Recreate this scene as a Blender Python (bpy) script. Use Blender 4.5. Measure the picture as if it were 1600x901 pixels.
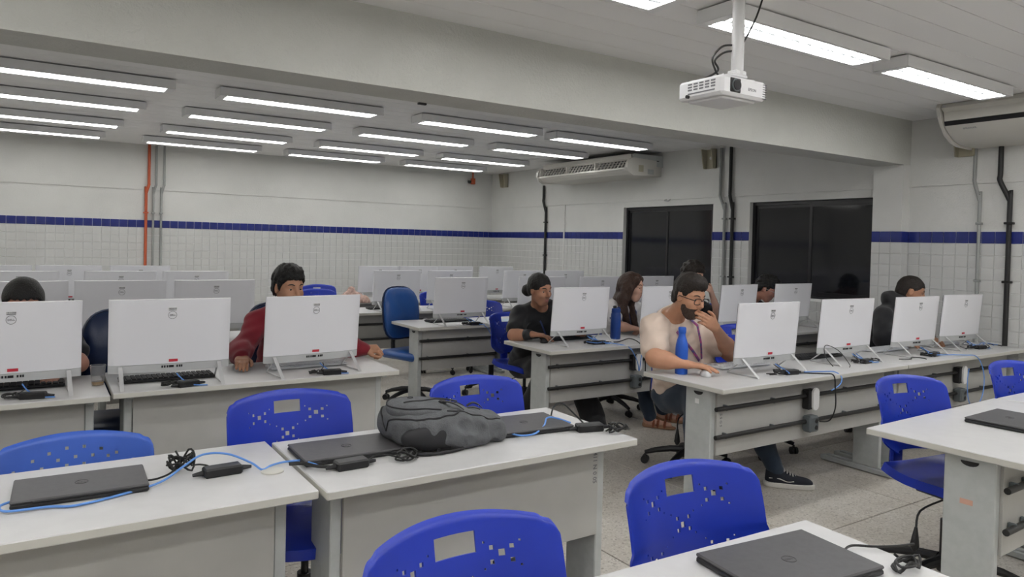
import bpy, bmesh, math, random
import numpy as np
from mathutils import Vector, Matrix
random.seed(7)
for _o in list(bpy.data.objects): bpy.data.objects.remove(_o)
COL = bpy.context.scene.collection
scn = bpy.context.scene
R = math.radians

# ---------------------------------------------------------------- camera
cd = bpy.data.cameras.new('camera'); cam = bpy.data.objects.new('camera', cd); COL.objects.link(cam)
_yaw, _pit, _rol = 0.581829412, 0.0203730987, 0.024379831
_fw = Vector((math.sin(_yaw)*math.cos(_pit), math.cos(_yaw)*math.cos(_pit), -math.sin(_pit)))
_r = Vector((math.cos(_yaw), -math.sin(_yaw), 0)); _u = _r.cross(_fw)
_r2 = math.cos(_rol)*_r + math.sin(_rol)*_u; _u2 = -math.sin(_rol)*_r + math.cos(_rol)*_u
cam.matrix_world = Matrix(((_r2.x,_u2.x,-_fw.x,0),(_r2.y,_u2.y,-_fw.y,0),(_r2.z,_u2.z,-_fw.z,1.46),(0,0,0,1)))
cd.sensor_width = 36; cd.lens = 1127.9/1600*36; cd.shift_y = -(450.5-403.7)/1600
cd.clip_start = .05
scn.camera = cam
# ---------------------------------------------------------------- world and exposure
wd = bpy.data.worlds.new('night'); scn.world = wd; wd.use_nodes = True
wd.node_tree.nodes['Background'].inputs[0].default_value = (.004,.005,.008,1)
wd.node_tree.nodes['Background'].inputs[1].default_value = 1
scn.view_settings.view_transform = 'Standard'; scn.view_settings.look = 'None'
scn.view_settings.gamma = 1; scn.view_settings.use_curve_mapping = False
scn.view_settings.exposure = -0.28
TUBE = 21.0

# ---------------------------------------------------------------- materials
def mat(name, col, rough=.5, metal=0, noise=None, bump=None, emit=None, spec=.5, coat=0, col2=None, trans=0, alpha=1, ior=1.45, sheen=0):
    m = bpy.data.materials.new(name); m.use_nodes = True
    nt = m.node_tree; b = nt.nodes['Principled BSDF']
    b.inputs['Base Color'].default_value = (*col,1); b.inputs['Roughness'].default_value = rough
    b.inputs['Metallic'].default_value = metal; b.inputs['Specular IOR Level'].default_value = spec
    b.inputs['Coat Weight'].default_value = coat; b.inputs['Transmission Weight'].default_value = trans
    b.inputs['Alpha'].default_value = alpha; b.inputs['IOR'].default_value = ior
    if sheen: b.inputs['Sheen Weight'].default_value = sheen
    tc = nt.nodes.new('ShaderNodeTexCoord')
    if noise:
        n = nt.nodes.new('ShaderNodeTexNoise'); n.inputs['Scale'].default_value = noise[0]; n.inputs['Detail'].default_value = 4
        nt.links.new(tc.outputs['Object'], n.inputs['Vector'])
        mp = nt.nodes.new('ShaderNodeMix'); mp.data_type = 'RGBA'
        c2 = col2 or tuple(c*(1-noise[1]) for c in col)
        mp.inputs['A'].default_value = (*col,1); mp.inputs['B'].default_value = (*c2,1)
        rp = nt.nodes.new('ShaderNodeMapRange'); rp.inputs[1].default_value = .38; rp.inputs[2].default_value = .66
        nt.links.new(n.outputs['Fac'], rp.inputs[0]); nt.links.new(rp.outputs[0], mp.inputs['Factor'])
        nt.links.new(mp.outputs['Result'], b.inputs['Base Color'])
    if bump:
        n2 = nt.nodes.new('ShaderNodeTexNoise'); n2.inputs['Scale'].default_value = bump[0]; n2.inputs['Detail'].default_value = 3
        nt.links.new(tc.outputs['Object'], n2.inputs['Vector'])
        bp = nt.nodes.new('ShaderNodeBump'); bp.inputs['Strength'].default_value = bump[1]; bp.inputs['Distance'].default_value = .01
        nt.links.new(n2.outputs['Fac'], bp.inputs['Height']); nt.links.new(bp.outputs['Normal'], b.inputs['Normal'])
    if emit:
        b.inputs['Emission Color'].default_value = (*emit[0],1); b.inputs['Emission Strength'].default_value = emit[1]
    return m
M = {}
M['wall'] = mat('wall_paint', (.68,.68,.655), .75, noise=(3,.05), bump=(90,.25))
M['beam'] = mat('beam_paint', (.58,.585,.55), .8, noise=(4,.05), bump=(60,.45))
M['grout'] = mat('grout', (.86,.86,.84), .85)
M['tile'] = mat('white_tile', (.60,.605,.59), .25, noise=(2.5,.05))
M['bluetile'] = mat('blue_tile', (.022,.034,.21), .18, noise=(6,.25))
M['ceil'] = mat('ceiling_board', (.88,.875,.87), .42, noise=(2,.03))
M['ceilgap'] = mat('ceiling_gap', (.12,.115,.115), .8)
M['floorgrout'] = mat('floor_joint', (.12,.115,.11), .8)
def terrazzo():
    m = mat('terrazzo', (.47,.44,.39), .42)
    nt = m.node_tree; b = nt.nodes['Principled BSDF']; tc = nt.nodes.new('ShaderNodeTexCoord')
    v = nt.nodes.new('ShaderNodeTexVoronoi'); v.inputs['Scale'].default_value = 120
    n = nt.nodes.new('ShaderNodeTexNoise'); n.inputs['Scale'].default_value = 2.2; n.inputs['Detail'].default_value = 5
    nt.links.new(tc.outputs['Object'], v.inputs['Vector']); nt.links.new(tc.outputs['Object'], n.inputs['Vector'])
    hs = nt.nodes.new('ShaderNodeSeparateColor'); nt.links.new(v.outputs['Color'], hs.inputs[0])
    cr = nt.nodes.new('ShaderNodeValToRGB'); e = cr.color_ramp.elements
    e[0].position = 0; e[0].color = (.36,.33,.29,1); e[1].position = .16; e[1].color = (.58,.545,.485,1)
    x = e.new(.85); x.color = (.64,.605,.55,1); x = e.new(1); x.color = (.74,.71,.66,1)
    nt.links.new(hs.outputs[0], cr.inputs[0])
    mx = nt.nodes.new('ShaderNodeMix'); mx.data_type = 'RGBA'; mx.blend_type = 'MULTIPLY'; mx.inputs['Factor'].default_value = 1
    c2 = nt.nodes.new('ShaderNodeValToRGB'); c2.color_ramp.elements[0].position = .35; c2.color_ramp.elements[0].color = (.82,.8,.77,1)
    c2.color_ramp.elements[1].position = .65; c2.color_ramp.elements[1].color = (1,1,1,1)
    nt.links.new(n.outputs['Fac'], c2.inputs[0]); nt.links.new(cr.outputs[0], mx.inputs['A']); nt.links.new(c2.outputs[0], mx.inputs['B'])
    nt.links.new(mx.outputs['Result'], b.inputs['Base Color'])
    return m
M['floor'] = terrazzo()
M['fixture'] = mat('fixture_white', (.84,.845,.85), .4)
M['reflector'] = mat('reflector', (.75,.78,.80), .22, metal=.85)
M['tube'] = mat('lit_tube', (1,1,1), .5, emit=((1.0,.985,.955), TUBE))
M['tubefront'] = mat('lit_tube_front', (1,1,1), .5, emit=((1.0,.985,.97), TUBE*1.4))
M['top'] = mat('desk_laminate', (.58,.575,.57), .38, noise=(18,.04))
M['edge'] = mat('desk_edge', (.55,.54,.49), .5)
M['panel'] = mat('modesty_panel', (.42,.415,.39), .5, noise=(9,.05))
M['steel'] = mat('grey_steel', (.46,.48,.47), .42, noise=(25,.08))
M['black'] = mat('black_plastic', (.012,.012,.013), .42)
M['blackrub'] = mat('black_rubber', (.018,.018,.02), .6)
M['darkgrey'] = mat('dark_grey_box', (.10,.115,.12), .5)
M['blue'] = mat('blue_plastic', (.011,.034,.38), .32, noise=(5,.12))
M['bluelight'] = mat('light_blue_plastic', (.04,.11,.48), .3, noise=(5,.12))
M['vinylblue'] = mat('blue_vinyl', (.02,.085,.30), .35, bump=(60,.1))
M['vinylnavy'] = mat('navy_vinyl', (.008,.018,.06), .35, bump=(60,.1))
M['aio'] = mat('computer_back_white', (.76,.76,.79), .38)
M['chin'] = mat('computer_chin_grey', (.47,.48,.48), .35)
M['silver'] = mat('silver_metal', (.56,.56,.56), .45, metal=.35)
M['screen'] = mat('screen_glass', (.02,.03,.05), .12, emit=((.25,.35,.5), .5))
M['ink'] = mat('grey_ink', (.16,.16,.17), .6)
M['red'] = mat('red_sticker', (.52,.03,.05), .5)
M['sticker'] = mat('white_sticker', (.75,.75,.74), .6)
M['laptop'] = mat('laptop_grey', (.072,.070,.072), .48, noise=(60,.12))
M['laptopdark'] = mat('laptop_base', (.018,.018,.02), .5)
M['cable'] = mat('black_cable', (.012,.012,.012), .5)
M['bluecable'] = mat('blue_cable', (.10,.25,.62), .42)
M['bag'] = mat('grey_bag_fabric', (.105,.109,.115), .75, noise=(40,.2), bump=(220,.3))
M['bagdark'] = mat('dark_bag_trim', (.018,.018,.02), .7)
M['pipegrey'] = mat('grey_conduit', (.30,.31,.30), .5)
M['pipeblack'] = mat('black_conduit', (.014,.014,.014), .45)
M['pipered'] = mat('orange_red_pipe', (.50,.10,.04), .5)
M['acwhite'] = mat('air_conditioner_plastic', (.60,.585,.54), .42)
M['acdark'] = mat('vent_dark', (.05,.05,.05), .6)
M['frame'] = mat('black_window_frame', (.012,.012,.014), .3)
M['pane'] = mat('dark_window_glass', (.008,.009,.012), .08, spec=.6)
M['beige'] = mat('yellowed_plastic', (.42,.39,.29), .5)
M['projwhite'] = mat('projector_white', (.72,.72,.73), .35)
M['pole'] = mat('painted_pole', (.60,.60,.60), .35)
M['lens'] = mat('lens_glass', (.01,.01,.015), .08, coat=1)
M['bottle'] = mat('blue_bottle', (.015,.09,.46), .42)
M['bottledark'] = mat('dark_blue_bottle', (.008,.04,.20), .38)
M['cup'] = mat('clear_plastic_cup', (.95,.95,.95), .12, trans=.9, ior=1.15)
M['tea'] = mat('tea', (.62,.38,.12), .1, trans=.6, ior=1.33)
M['chrome'] = mat('chrome', (.6,.6,.6), .2, metal=1)
M['cloth'] = mat('pink_cloth', (.66,.45,.38), .8, noise=(30,.3))
M['whitekb'] = mat('white_keys', (.62,.62,.63), .45)
M['folder'] = mat('pale_blue_folder', (.45,.55,.62), .4)

# ---------------------------------------------------------------- mesh builder
class MB:
    def __init__(s): s.v = []; s.f = []; s.m = []
    def add(s, vs, fs, mi=0):
        n = len(s.v); s.v += [tuple(p) for p in vs]; s.f += [tuple(i+n for i in f) for f in fs]; s.m += [mi]*len(fs); return s
    def box(s, x0,x1,y0,y1,z0,z1, mi=0):
        return s.add([(x0,y0,z0),(x1,y0,z0),(x1,y1,z0),(x0,y1,z0),(x0,y0,z1),(x1,y0,z1),(x1,y1,z1),(x0,y1,z1)],
            [(0,3,2,1),(4,5,6,7),(0,1,5,4),(1,2,6,5),(2,3,7,6),(3,0,4,7)], mi)
    def bbox(s, c, size, b=.004, mi=0, M3=None):
        # chamfered box centred at c
        hx,hy,hz = [d/2 for d in size]; b = min(b, hx*.9, hy*.9, hz*.9)
        vs = []; idx = {}
        for sx in (-1,1):
            for sy in (-1,1):
                for sz in (-1,1):
                    for a in range(3):
                        p = [sx*(hx-b), sy*(hy-b), sz*(hz-b)]; p[a] = (sx*hx, sy*hy, sz*hz)[a]
                        idx[(sx,sy,sz,a)] = len(vs); vs.append(p)
        fs = []
        def q(l): fs.append(tuple(idx[k] for k in l))
        for a in range(3):
            o = [i for i in range(3) if i != a]
            for sg in (-1,1):
                l = []
                for (p,r) in ((-1,-1),(1,-1),(1,1),(-1,1)):
                    k = [0,0,0]; k[a] = sg; k[o[0]] = p; k[o[1]] = r; l.append((*k,a))
                q(l)
        for a in range(3):
            o = [i for i in range(3) if i != a]
            for p in (-1,1):
                for r in (-1,1):
                    k1=[0,0,0]; k1[a]=-1; k1[o[0]]=p; k1[o[1]]=r; k2=list(k1); k2[a]=1
                    q([(*k1,o[0]),(*k2,o[0]),(*k2,o[1]),(*k1,o[1])])
        for sx in (-1,1):
            for sy in (-1,1):
                for sz in (-1,1): q([(sx,sy,sz,0),(sx,sy,sz,1),(sx,sy,sz,2)])
        c = Vector(c)
        vs = [ (M3 @ Vector(p) if M3 else Vector(p)) + c for p in vs]
        return s.add(vs, fs, mi)
    def tube(s, pts, r, n=8, mi=0, caps=True, closed=False):
        pts = [Vector(p) for p in pts]; N = len(pts)
        rs = r if isinstance(r,(list,tuple)) else [r]*N
        vs = []; up = None
        for i,p in enumerate(pts):
            if closed: t = pts[(i+1)%N]-pts[i-1]
            else: t = pts[min(i+1,N-1)]-pts[max(i-1,0)]
            if t.length < 1e-9: t = Vector((0,0,1))
            t.normalize()
            if up is None: up = Vector((0,0,1)) if abs(t.z) < .9 else Vector((1,0,0))
            up = up - t*up.dot(t)
            if up.length < 1e-5: up = t.orthogonal()
            up.normalize(); sd = t.cross(up)
            for k in range(n):
                a = 2*math.pi*k/n; vs.append(p + (up*math.cos(a)+sd*math.sin(a))*rs[i])
        fs = []
        for i in range(N if closed else N-1):
            j = (i+1)%N
            for k in range(n): fs.append((i*n+k, i*n+(k+1)%n, j*n+(k+1)%n, j*n+k))
        if caps and not closed: fs += [tuple(range(n))[::-1], tuple((N-1)*n+k for k in range(n))]
        return s.add(vs, fs, mi)
    def lathe(s, prof, n=20, c=(0,0,0), mi=0, cap=True):
        vs = []
        for r,z in prof:
            for k in range(n):
                a = 2*math.pi*k/n; vs.append((c[0]+r*math.cos(a), c[1]+r*math.sin(a), c[2]+z))
        fs = [(i*n+k, i*n+(k+1)%n, (i+1)*n+(k+1)%n, (i+1)*n+k) for i in range(len(prof)-1) for k in range(n)]
        if cap: fs += [tuple(range(n))[::-1], tuple((len(prof)-1)*n+k for k in range(n))]
        return s.add(vs, fs, mi)
    def prism(s, poly, axis, a, b, mi=0):
        # poly: 2D points in the two other axes, extruded along axis from a to b
        n = len(poly)
        def P(u,v,t): return {'x':(t,u,v),'y':(u,t,v),'z':(u,v,t)}[axis]
        vs = [P(u,v,a) for u,v in poly]+[P(u,v,b) for u,v in poly]
        fs = [tuple(range(n))[::-1], tuple(range(n,2*n))]+[(i,(i+1)%n,n+(i+1)%n,n+i) for i in range(n)]
        return s.add(vs, fs, mi)
    def mesh(s, name, mats, smooth=False):
        me = bpy.data.meshes.new(name); me.from_pydata([tuple(v) for v in s.v], [], s.f)
        mats = mats if isinstance(mats,(list,tuple)) else [mats]
        for m_ in mats: me.materials.append(m_)
        if len(mats) > 1: me.polygons.foreach_set('material_index', s.m)
        bm = bmesh.new(); bm.from_mesh(me); bmesh.ops.recalc_face_normals(bm, faces=bm.faces); bm.to_mesh(me); bm.free()
        if smooth:
            me.polygons.foreach_set('use_smooth', [True]*len(me.polygons))
            if smooth != 'all':
                try: me.set_sharp_from_angle(angle=R(smooth if smooth is not True else 40))
                except Exception: pass
        me.update(); return me
    def build(s, name, mats, parent=None, smooth=False, loc=None):
        o = bpy.data.objects.new(name, s.mesh(name, mats, smooth)); COL.objects.link(o)
        if parent: o.parent = parent
        if loc: o.location = loc
        return o
def place(name, me, parent=None, loc=(0,0,0), rot=(0,0,0), scale=None):
    o = bpy.data.objects.new(name, me); COL.objects.link(o); o.location = loc; o.rotation_euler = rot
    if scale: o.scale = scale
    if parent: o.parent = parent
    return o
def thing(name, label, cat, loc=(0,0,0), rz=0, group=None):
    o = bpy.data.objects.new(name, None); COL.objects.link(o); o.location = loc; o.rotation_euler = (0,0,rz)
    o.empty_display_size = .1
    return tag(o, label, cat, group)
def tag(o, label=None, cat=None, group=None, kind=None):
    if label: o['label'] = label
    if cat: o['category'] = cat
    if group: o['group'] = group
    if kind: o['kind'] = kind
    return o
def structure(o): o['kind'] = 'structure'; return o
def kids(o): return [c for c in KID.get(o.name, [])]
def copy_tree(o, parent=None):
    c = o.copy(); COL.objects.link(c); c.parent = parent
    for ch in [x for x in o.children]: copy_tree(ch, c)
    return c
def dup(o, loc, rz, label, group=None):
    c = copy_tree(o); c.location = loc; c.rotation_euler = (0,0,rz); c['label'] = label
    if group: c['group'] = group
    return c
def smoothpts(P, sub=6):
    P = [Vector(p) for p in P]; out = []
    for i in range(len(P)-1):
        a,b,c,d = P[max(i-1,0)],P[i],P[i+1],P[min(i+2,len(P)-1)]
        for k in range(sub):
            t = k/sub
            out.append(.5*((2*b)+(c-a)*t+(2*a-5*b+4*c-d)*t*t+(3*b-a-3*c+d)*t**3))
    return out+[P[-1]]
def text_mesh(s, size, m, depth=.0004, bold=0):
    cu = bpy.data.curves.new('t','FONT'); cu.body = s; cu.size = size; cu.align_x = 'CENTER'; cu.align_y = 'CENTER'; cu.extrude = depth; cu.offset = bold; cu.resolution_u = 2
    o = bpy.data.objects.new('t', cu); COL.objects.link(o)
    dg = bpy.context.evaluated_depsgraph_get(); me = bpy.data.meshes.new_from_object(o.evaluated_get(dg))
    bpy.data.objects.remove(o); me.materials.clear(); me.materials.append(m); return me

# ================================================================ the room
XW, YB, CZ = 6.5, 10.55, 2.637
XL, YF = -3.2, -2.6
BAND0, BAND1, LEDGE = 1.555, 1.655, 2.05
TP = .0994
WIN = [(5.69,7.21,.985,1.975), (3.73,5.175,.985,1.975)]   # y0,y1,z0,z1
# floor
b = MB().box(XL-.1,XW+.1,YF-.1,YB+.1,-.1,-.012); floor = structure(b.build('floor', M['floorgrout']))
sl = MB(); sl.bbox((0,0,-.006),(.993,.993,.012),.002); slm = sl.mesh('floor_slab', M['floor'])
for i in range(-7,4):
    for j in range(-6,8):
        cx, cy = 3.28+i+.5, 3.2+j+.5
        x0,x1,y0,y1 = max(cx-.5,XL),min(cx+.5,XW),max(cy-.5,YF),min(cy+.5,YB)
        if x1-x0 < .05 or y1-y0 < .05: continue
        place('floor_slab', slm, floor, ((x0+x1)/2,(y0+y1)/2,0), (0,0,0), ((x1-x0),(y1-y0),1))
# ceiling
b = MB().box(XL-.1,XW+.1,YF-.1,YB+.1,CZ+.012,CZ+.12); ceiling = structure(b.build('ceiling', M['ceilgap']))
bw = .19; y = 3.27-31*bw; 
bd = MB(); bd.bbox((0,0,.006),(1,bw-.005,.012),.0015); bdm = bd.mesh('ceiling_board', M['ceil'])
while y < YB:
    y0, y1 = max(y,YF), min(y+bw,YB)
    if y1-y0 > .02: place('ceiling_board', bdm, ceiling, ((XL+XW)/2,(y0+y1)/2,CZ), (0,0,0), (XW-XL,(y1-y0)/bw,1))
    y += bw
# beam and column
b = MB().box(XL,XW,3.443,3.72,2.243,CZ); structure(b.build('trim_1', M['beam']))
b = MB().box(6.376+.007,XW,3.443+.007,3.72,0,2.243); col = structure(b.build('trim_2', M['wall']))
# walls
def wall_right():
    b = MB(); x0,x1 = XW, XW+.2
    segs = [(YF,3.73),(5.175,5.69),(7.21,YB)]
    for a,c in segs: b.box(x0,x1,a,c,0,LEDGE)
    for (a,c,z0,z1) in WIN: b.box(x0,x1,a,c,0,z0); b.box(x0,x1,a,c,z1,LEDGE)
    b.box(x0-.014,x1,YF,YB,LEDGE,CZ)
    return structure(b.build('wall_right', M['wall']))
wr = wall_right()
b = MB().box(XL,XW,YB,YB+.2,0,LEDGE).box(XL,XW,YB-.014,YB+.2,LEDGE,CZ); wb = structure(b.build('wall_back', M['wall']))
structure(MB().box(XL-.2,XL,YF,YB,0,CZ).build('wall_left', M['wall']))
structure(MB().box(XL,XW,YF-.2,YF,0,CZ).build('wall_front', M['wall']))
# tiles
t = MB(); t.bbox((0,0,0),(TP-.0035,.006,TP-.0035),.0012); tm = t.mesh('wall_tile', M['tile']); tb = t.mesh('blue_tile', M['bluetile'])
G = TP-.0035
def tile_wall(parent, cells, limit_key, n_single, mk):
    # cells: list of (u0,u1,z0,z1,blue); the largest in view become single pieces, the rest one part
    cells.sort(key=limit_key); one = MB()
    for i,(u0,u1,z0,z1,bl) in enumerate(cells):
        if bl or i < n_single:
            loc, rz = mk((u0+u1)/2, (z0+z1)/2)
            place('blue_tile' if bl else 'wall_tile', tb if bl else tm, parent, loc, (0,0,rz), ((u1-u0-.0035)/G, 1, (z1-z0-.0035)/G))
        else:
            loc, rz = mk((u0+u1)/2, (z0+z1)/2); c = one
            M3 = Matrix.Rotation(rz,3,'Z'); w,hh = u1-u0-.0035, z1-z0-.0035
            hx,hz,d,q = w/2,hh/2,.003,.0012
            vs = [(-hx,d,-hz),(hx,d,-hz),(hx,d,hz),(-hx,d,hz),(-hx,-d+q,-hz),(hx,-d+q,-hz),(hx,-d+q,hz),(-hx,-d+q,hz),(-hx+q,-d,-hz+q),(hx-q,-d,-hz+q),(hx-q,-d,hz-q),(-hx+q,-d,hz-q)]
            fs = [(8,9,10,11),(4,5,9,8),(5,6,10,9),(6,7,11,10),(7,4,8,11),(0,1,5,4),(1,2,6,5),(2,3,7,6),(3,0,4,7)]
            c.add([M3@Vector(v)+Vector(loc) for v in vs], fs)
    if one.v: tag(one.build('wall_tiles', M['tile'], parent), kind='stuff')
def grid_cells(u0,u1,ztop,zbot,skip=()):
    out = []; u = u0
    while u < u1-.01:
        ue = min(u+TP,u1); z = ztop; first = True
        while z > zbot+.005:
            zb_ = max(z-TP,zbot)
            ok = True
            for (a,c,d,e) in skip:
                if u < c-.02 and ue > a+.02 and zb_ < e-.02 and z > d+.02: ok = False
            if ok and ue-u > .015: out.append((u,ue,zb_,z,first))
            z -= TP; first = False
        u += TP
    return out
GR = MB()
gb = MB().box(XL,XW,YB-.002,YB,0,BAND1); gb.build('grout_bed', M['grout'], wb)
cells = grid_cells(XL,XW,BAND1,.0)
tile_wall(wb, cells, lambda c:(0 if c[0] > -.5 else 1, -round(c[2],2), -abs(c[0])), 300, lambda u,z:((u,YB-.005,z),0))
gb = MB()
for a,c in ((YF,3.73),(5.175,5.69),(7.21,YB)): gb.box(XW-.002,XW,a,c,0,BAND1)
for (a,c,z0,z1) in WIN: gb.box(XW-.002,XW,a,c,0,z0)
gb.build('grout_bed', M['grout'], wr)
cells = []
for a,c in ((YF,3.443-.0),(5.175,5.69),(7.21,YB)): cells += grid_cells(a if a != YF else 3.443-61*TP,c,BAND1,0)
cells = [c for c in cells if c[0] > YF]
for (a,c,z0,z1) in WIN: cells += [q for q in grid_cells(a,c,BAND1-7*TP,0)]
cells = [(c[0],c[1],c[2],c[3],c[4] and c[3] > BAND1-.01) for c in cells]
cells = [c if c[4] or True else c for c in cells]
tile_wall(wr, cells, lambda c:(0 if c[0] > 1.9 and c[3] > .85 else 1, c[0]), 300, lambda u,z:((XW-.005,u,z),-math.pi/2))
# column tiles
cc = [c for c in grid_cells(3.443,3.72,BAND1,.6)]
tile_wall(col, cc, lambda c:c[0], 300, lambda u,z:((6.376+.004,u,z),-math.pi/2))
cc = [c for c in grid_cells(6.383,XW,BAND1,.6)]
tile_wall(col, cc, lambda c:c[0], 300, lambda u,z:((u,3.443+.004,z),0))
# windows (dark at night)
for wi,(a,c,z0,z1) in enumerate(WIN):
    w = MB(); d0,d1 = XW+.05, XW+.10; f = .035
    w.box(d0,d1,a,c,z0,z0+f).box(d0,d1,a,c,z1-f,z1).box(d0,d1,a,a+f,z0+f,z1-f).box(d0,d1,c-f,c,z0+f,z1-f)
    fr = structure(w.build('window_%d'%(wi+1), M['frame']))
    mid = (a+c)/2
    for k,(p,q) in enumerate(((a+f,mid+.025),(mid-.025,c-f))):
        dx = XW+.062+.018*k; s_ = .03
        sm = MB().box(dx-.01,dx+.006,p,q,z0+f,z0+f+s_).box(dx-.01,dx+.006,p,q,z1-f-s_,z1-f).box(dx-.01,dx+.006,p,p+s_,z0+f+s_,z1-f-s_).box(dx-.01,dx+.006,q-s_,q,z0+f+s_,z1-f-s_)
        so = sm.build('sash', M['frame'], fr)
        MB().box(dx-.003,dx+.002,p+s_,q-s_,z0+f+s_,z1-f-s_).build('pane', M['pane'], so)
    MB().box(XW+.0,XW+.06,a,c,z0-.004,z0+.012).build('sill', M['frame'], fr)
    MB().box(XW+.101,XW+.2,a,c,z0,z1).build('blackout_board', M['frame'], fr)
# vertical joints on right wall
structure(MB().box(XW-.012,XW,8.475,8.505,0,LEDGE).build('trim_3', M['wall']))
structure(MB().box(6.383,XW-.0,2.9+.0,2.9+.001,0,.001).build('trim_4', M['wall'])) if False else None

# ================================================================ ceiling lights
LL, LD, LZ0, LZ1 = 1.36, .215, 2.562, 2.625
def make_light():
    t = thing('ceiling_light', 'x', 'ceiling light')
    h = MB(); x, yv = LL/2, LD/2; e = .055; s = .022
    h.box(-x,x,-yv,-yv+.004,LZ0,LZ1).box(-x,x,yv-.004,yv,LZ0,LZ1).box(-x,-x+.004,-yv,yv,LZ0,LZ1).box(x-.004,x,-yv,yv,LZ0,LZ1)
    h.box(-x,x,-yv,yv,LZ1,LZ1+.003)
    h.box(-x,x,-yv,-yv+s,LZ0,LZ0+.003).box(-x,x,yv-s,yv,LZ0,LZ0+.003).box(-x,-x+e,-yv,yv,LZ0,LZ0+.003).box(x-e,x,-yv,yv,LZ0,LZ0+.003)
    h.box(-.02,.02,-.02,.02,LZ1,CZ)
    h.box(-x+.2,-x+.24,-.02,.02,LZ1,CZ).box(x-.24,x-.2,-.02,.02,LZ1,CZ)
    h.build('housing', M['fixture'], t)
    rf = MB(); n = 6
    for cy in (-yv/2+.004, yv/2-.004):
        pts = [(cy+math.sin(a)*.046, LZ0+.052-math.cos(a)*.046*0-abs(math.sin(a))**2*.046) for a in [(-1+2*i/n)*math.pi/2 for i in range(n+1)]]
        for i in range(n):
            (a,z1),(c,z2) = pts[i],pts[i+1]
            rf.add([(-x+e,a,z1),(x-e,a,z1),(x-e,c,z2),(-x+e,c,z2)],[(0,1,2,3)])
    rf.box(-x+e,x-e,-.004,.004,LZ0+.010,LZ0+.018)
    rf.build('reflector', M['reflector'], t)
    for cy in (-yv/2+.004, yv/2-.004):
        MB().tube([(-x+e+.005,cy,LZ0+.011),(x-e-.005,cy,LZ0+.011)], .0125, 8).build('tube', M['tube'], t, smooth=True)
    lm = MB(); 
    lm.add([(-.0006,-yv+s,LZ0+.001),(.0006,-yv+s,LZ0+.001),(.0006,yv-s,LZ0+.001),(-.0006,yv-s,LZ0+.001),(-.0006,-yv+s,LZ0+.014),(.0006,-yv+s,LZ0+.014),(.0006,yv-s,LZ0+.014),(-.0006,yv-s,LZ0+.014)],
           [(0,3,2,1),(4,5,6,7),(0,1,5,4),(1,2,6,5),(2,3,7,6),(3,0,4,7)])
    me = lm.mesh('louvre_blade', M['fixture'])
    nb = 11
    for i in range(nb): place('louvre_blade', me, t, (-x+e+(2*(x-e))*(i+1)/(nb+1),0,0))
    return t
L0 = make_light()
cols = ['leftmost','second from the left','third from the left','rightmost']
rowsn = ['nearest behind the beam','second behind the beam','third behind the beam','along the back wall']
LY = [5.98+.1,7.13+.1,8.41+.1,9.52+.1]
LX = [[.86,.79,.73,.64],[2.54,2.47,2.45,2.39],[4.27,4.13,4.13,4.08],[5.80,5.80,5.78,5.76]]
first = True
for r_ in range(4):
    for c_ in range(4):
        lab = 'louvred ceiling light, %s in the row %s' % (cols[c_], rowsn[r_])
        loc = (LX[c_][r_]-LL/2, LY[r_], 0)
        if first: L0.location = loc; L0['label'] = lab; L0['group'] = 'ceiling lights behind the beam'; first = False
        else: dup(L0, loc, 0, lab, 'ceiling lights behind the beam')
LF = copy_tree(L0)
for c_ in LF.children:
    if c_.name.startswith('tube'):
        c_.data = c_.data.copy(); c_.data.materials.clear(); c_.data.materials.append(M['tubefront'])
_lf = [False]
def front_light(loc, lab, grp):
    if _lf[0]: return dup(LF, loc, 0, lab, grp)
    _lf[0] = True; LF.location = loc; LF['label'] = lab; LF['group'] = grp; return LF
for nm,x in (('at the top edge of the photo, left of the projector pole',2.42-LL/2),('behind the projector pole',3.39),('above the right air conditioner',4.94),):
    front_light((x,2.405,0), 'bright louvred ceiling light '+nm, 'ceiling lights in front of the beam')
k = 0
for y in (1.2,.0,-1.2):  # unseen rows of fixtures, added to help light the room
    for x in (-2.1,-.5,1.1,2.7,4.4,5.7)[(0 if y!=0 else 0):]:
        if y == 1.2 and False: continue
        k += 1
        front_light((x,y,0), 'white louvred ceiling light added outside the view over the front of the room', 'added lights over the front of the room')
for x in (-.9,-2.4): front_light((x,2.405,0), 'white louvred ceiling light added outside the view over the front of the room', 'added lights over the front of the room')
for y in LY: dup(L0, (-2.2,y,0), 0, 'white louvred ceiling light outside the view at the far left', 'lights at the far left of the room')
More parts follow.
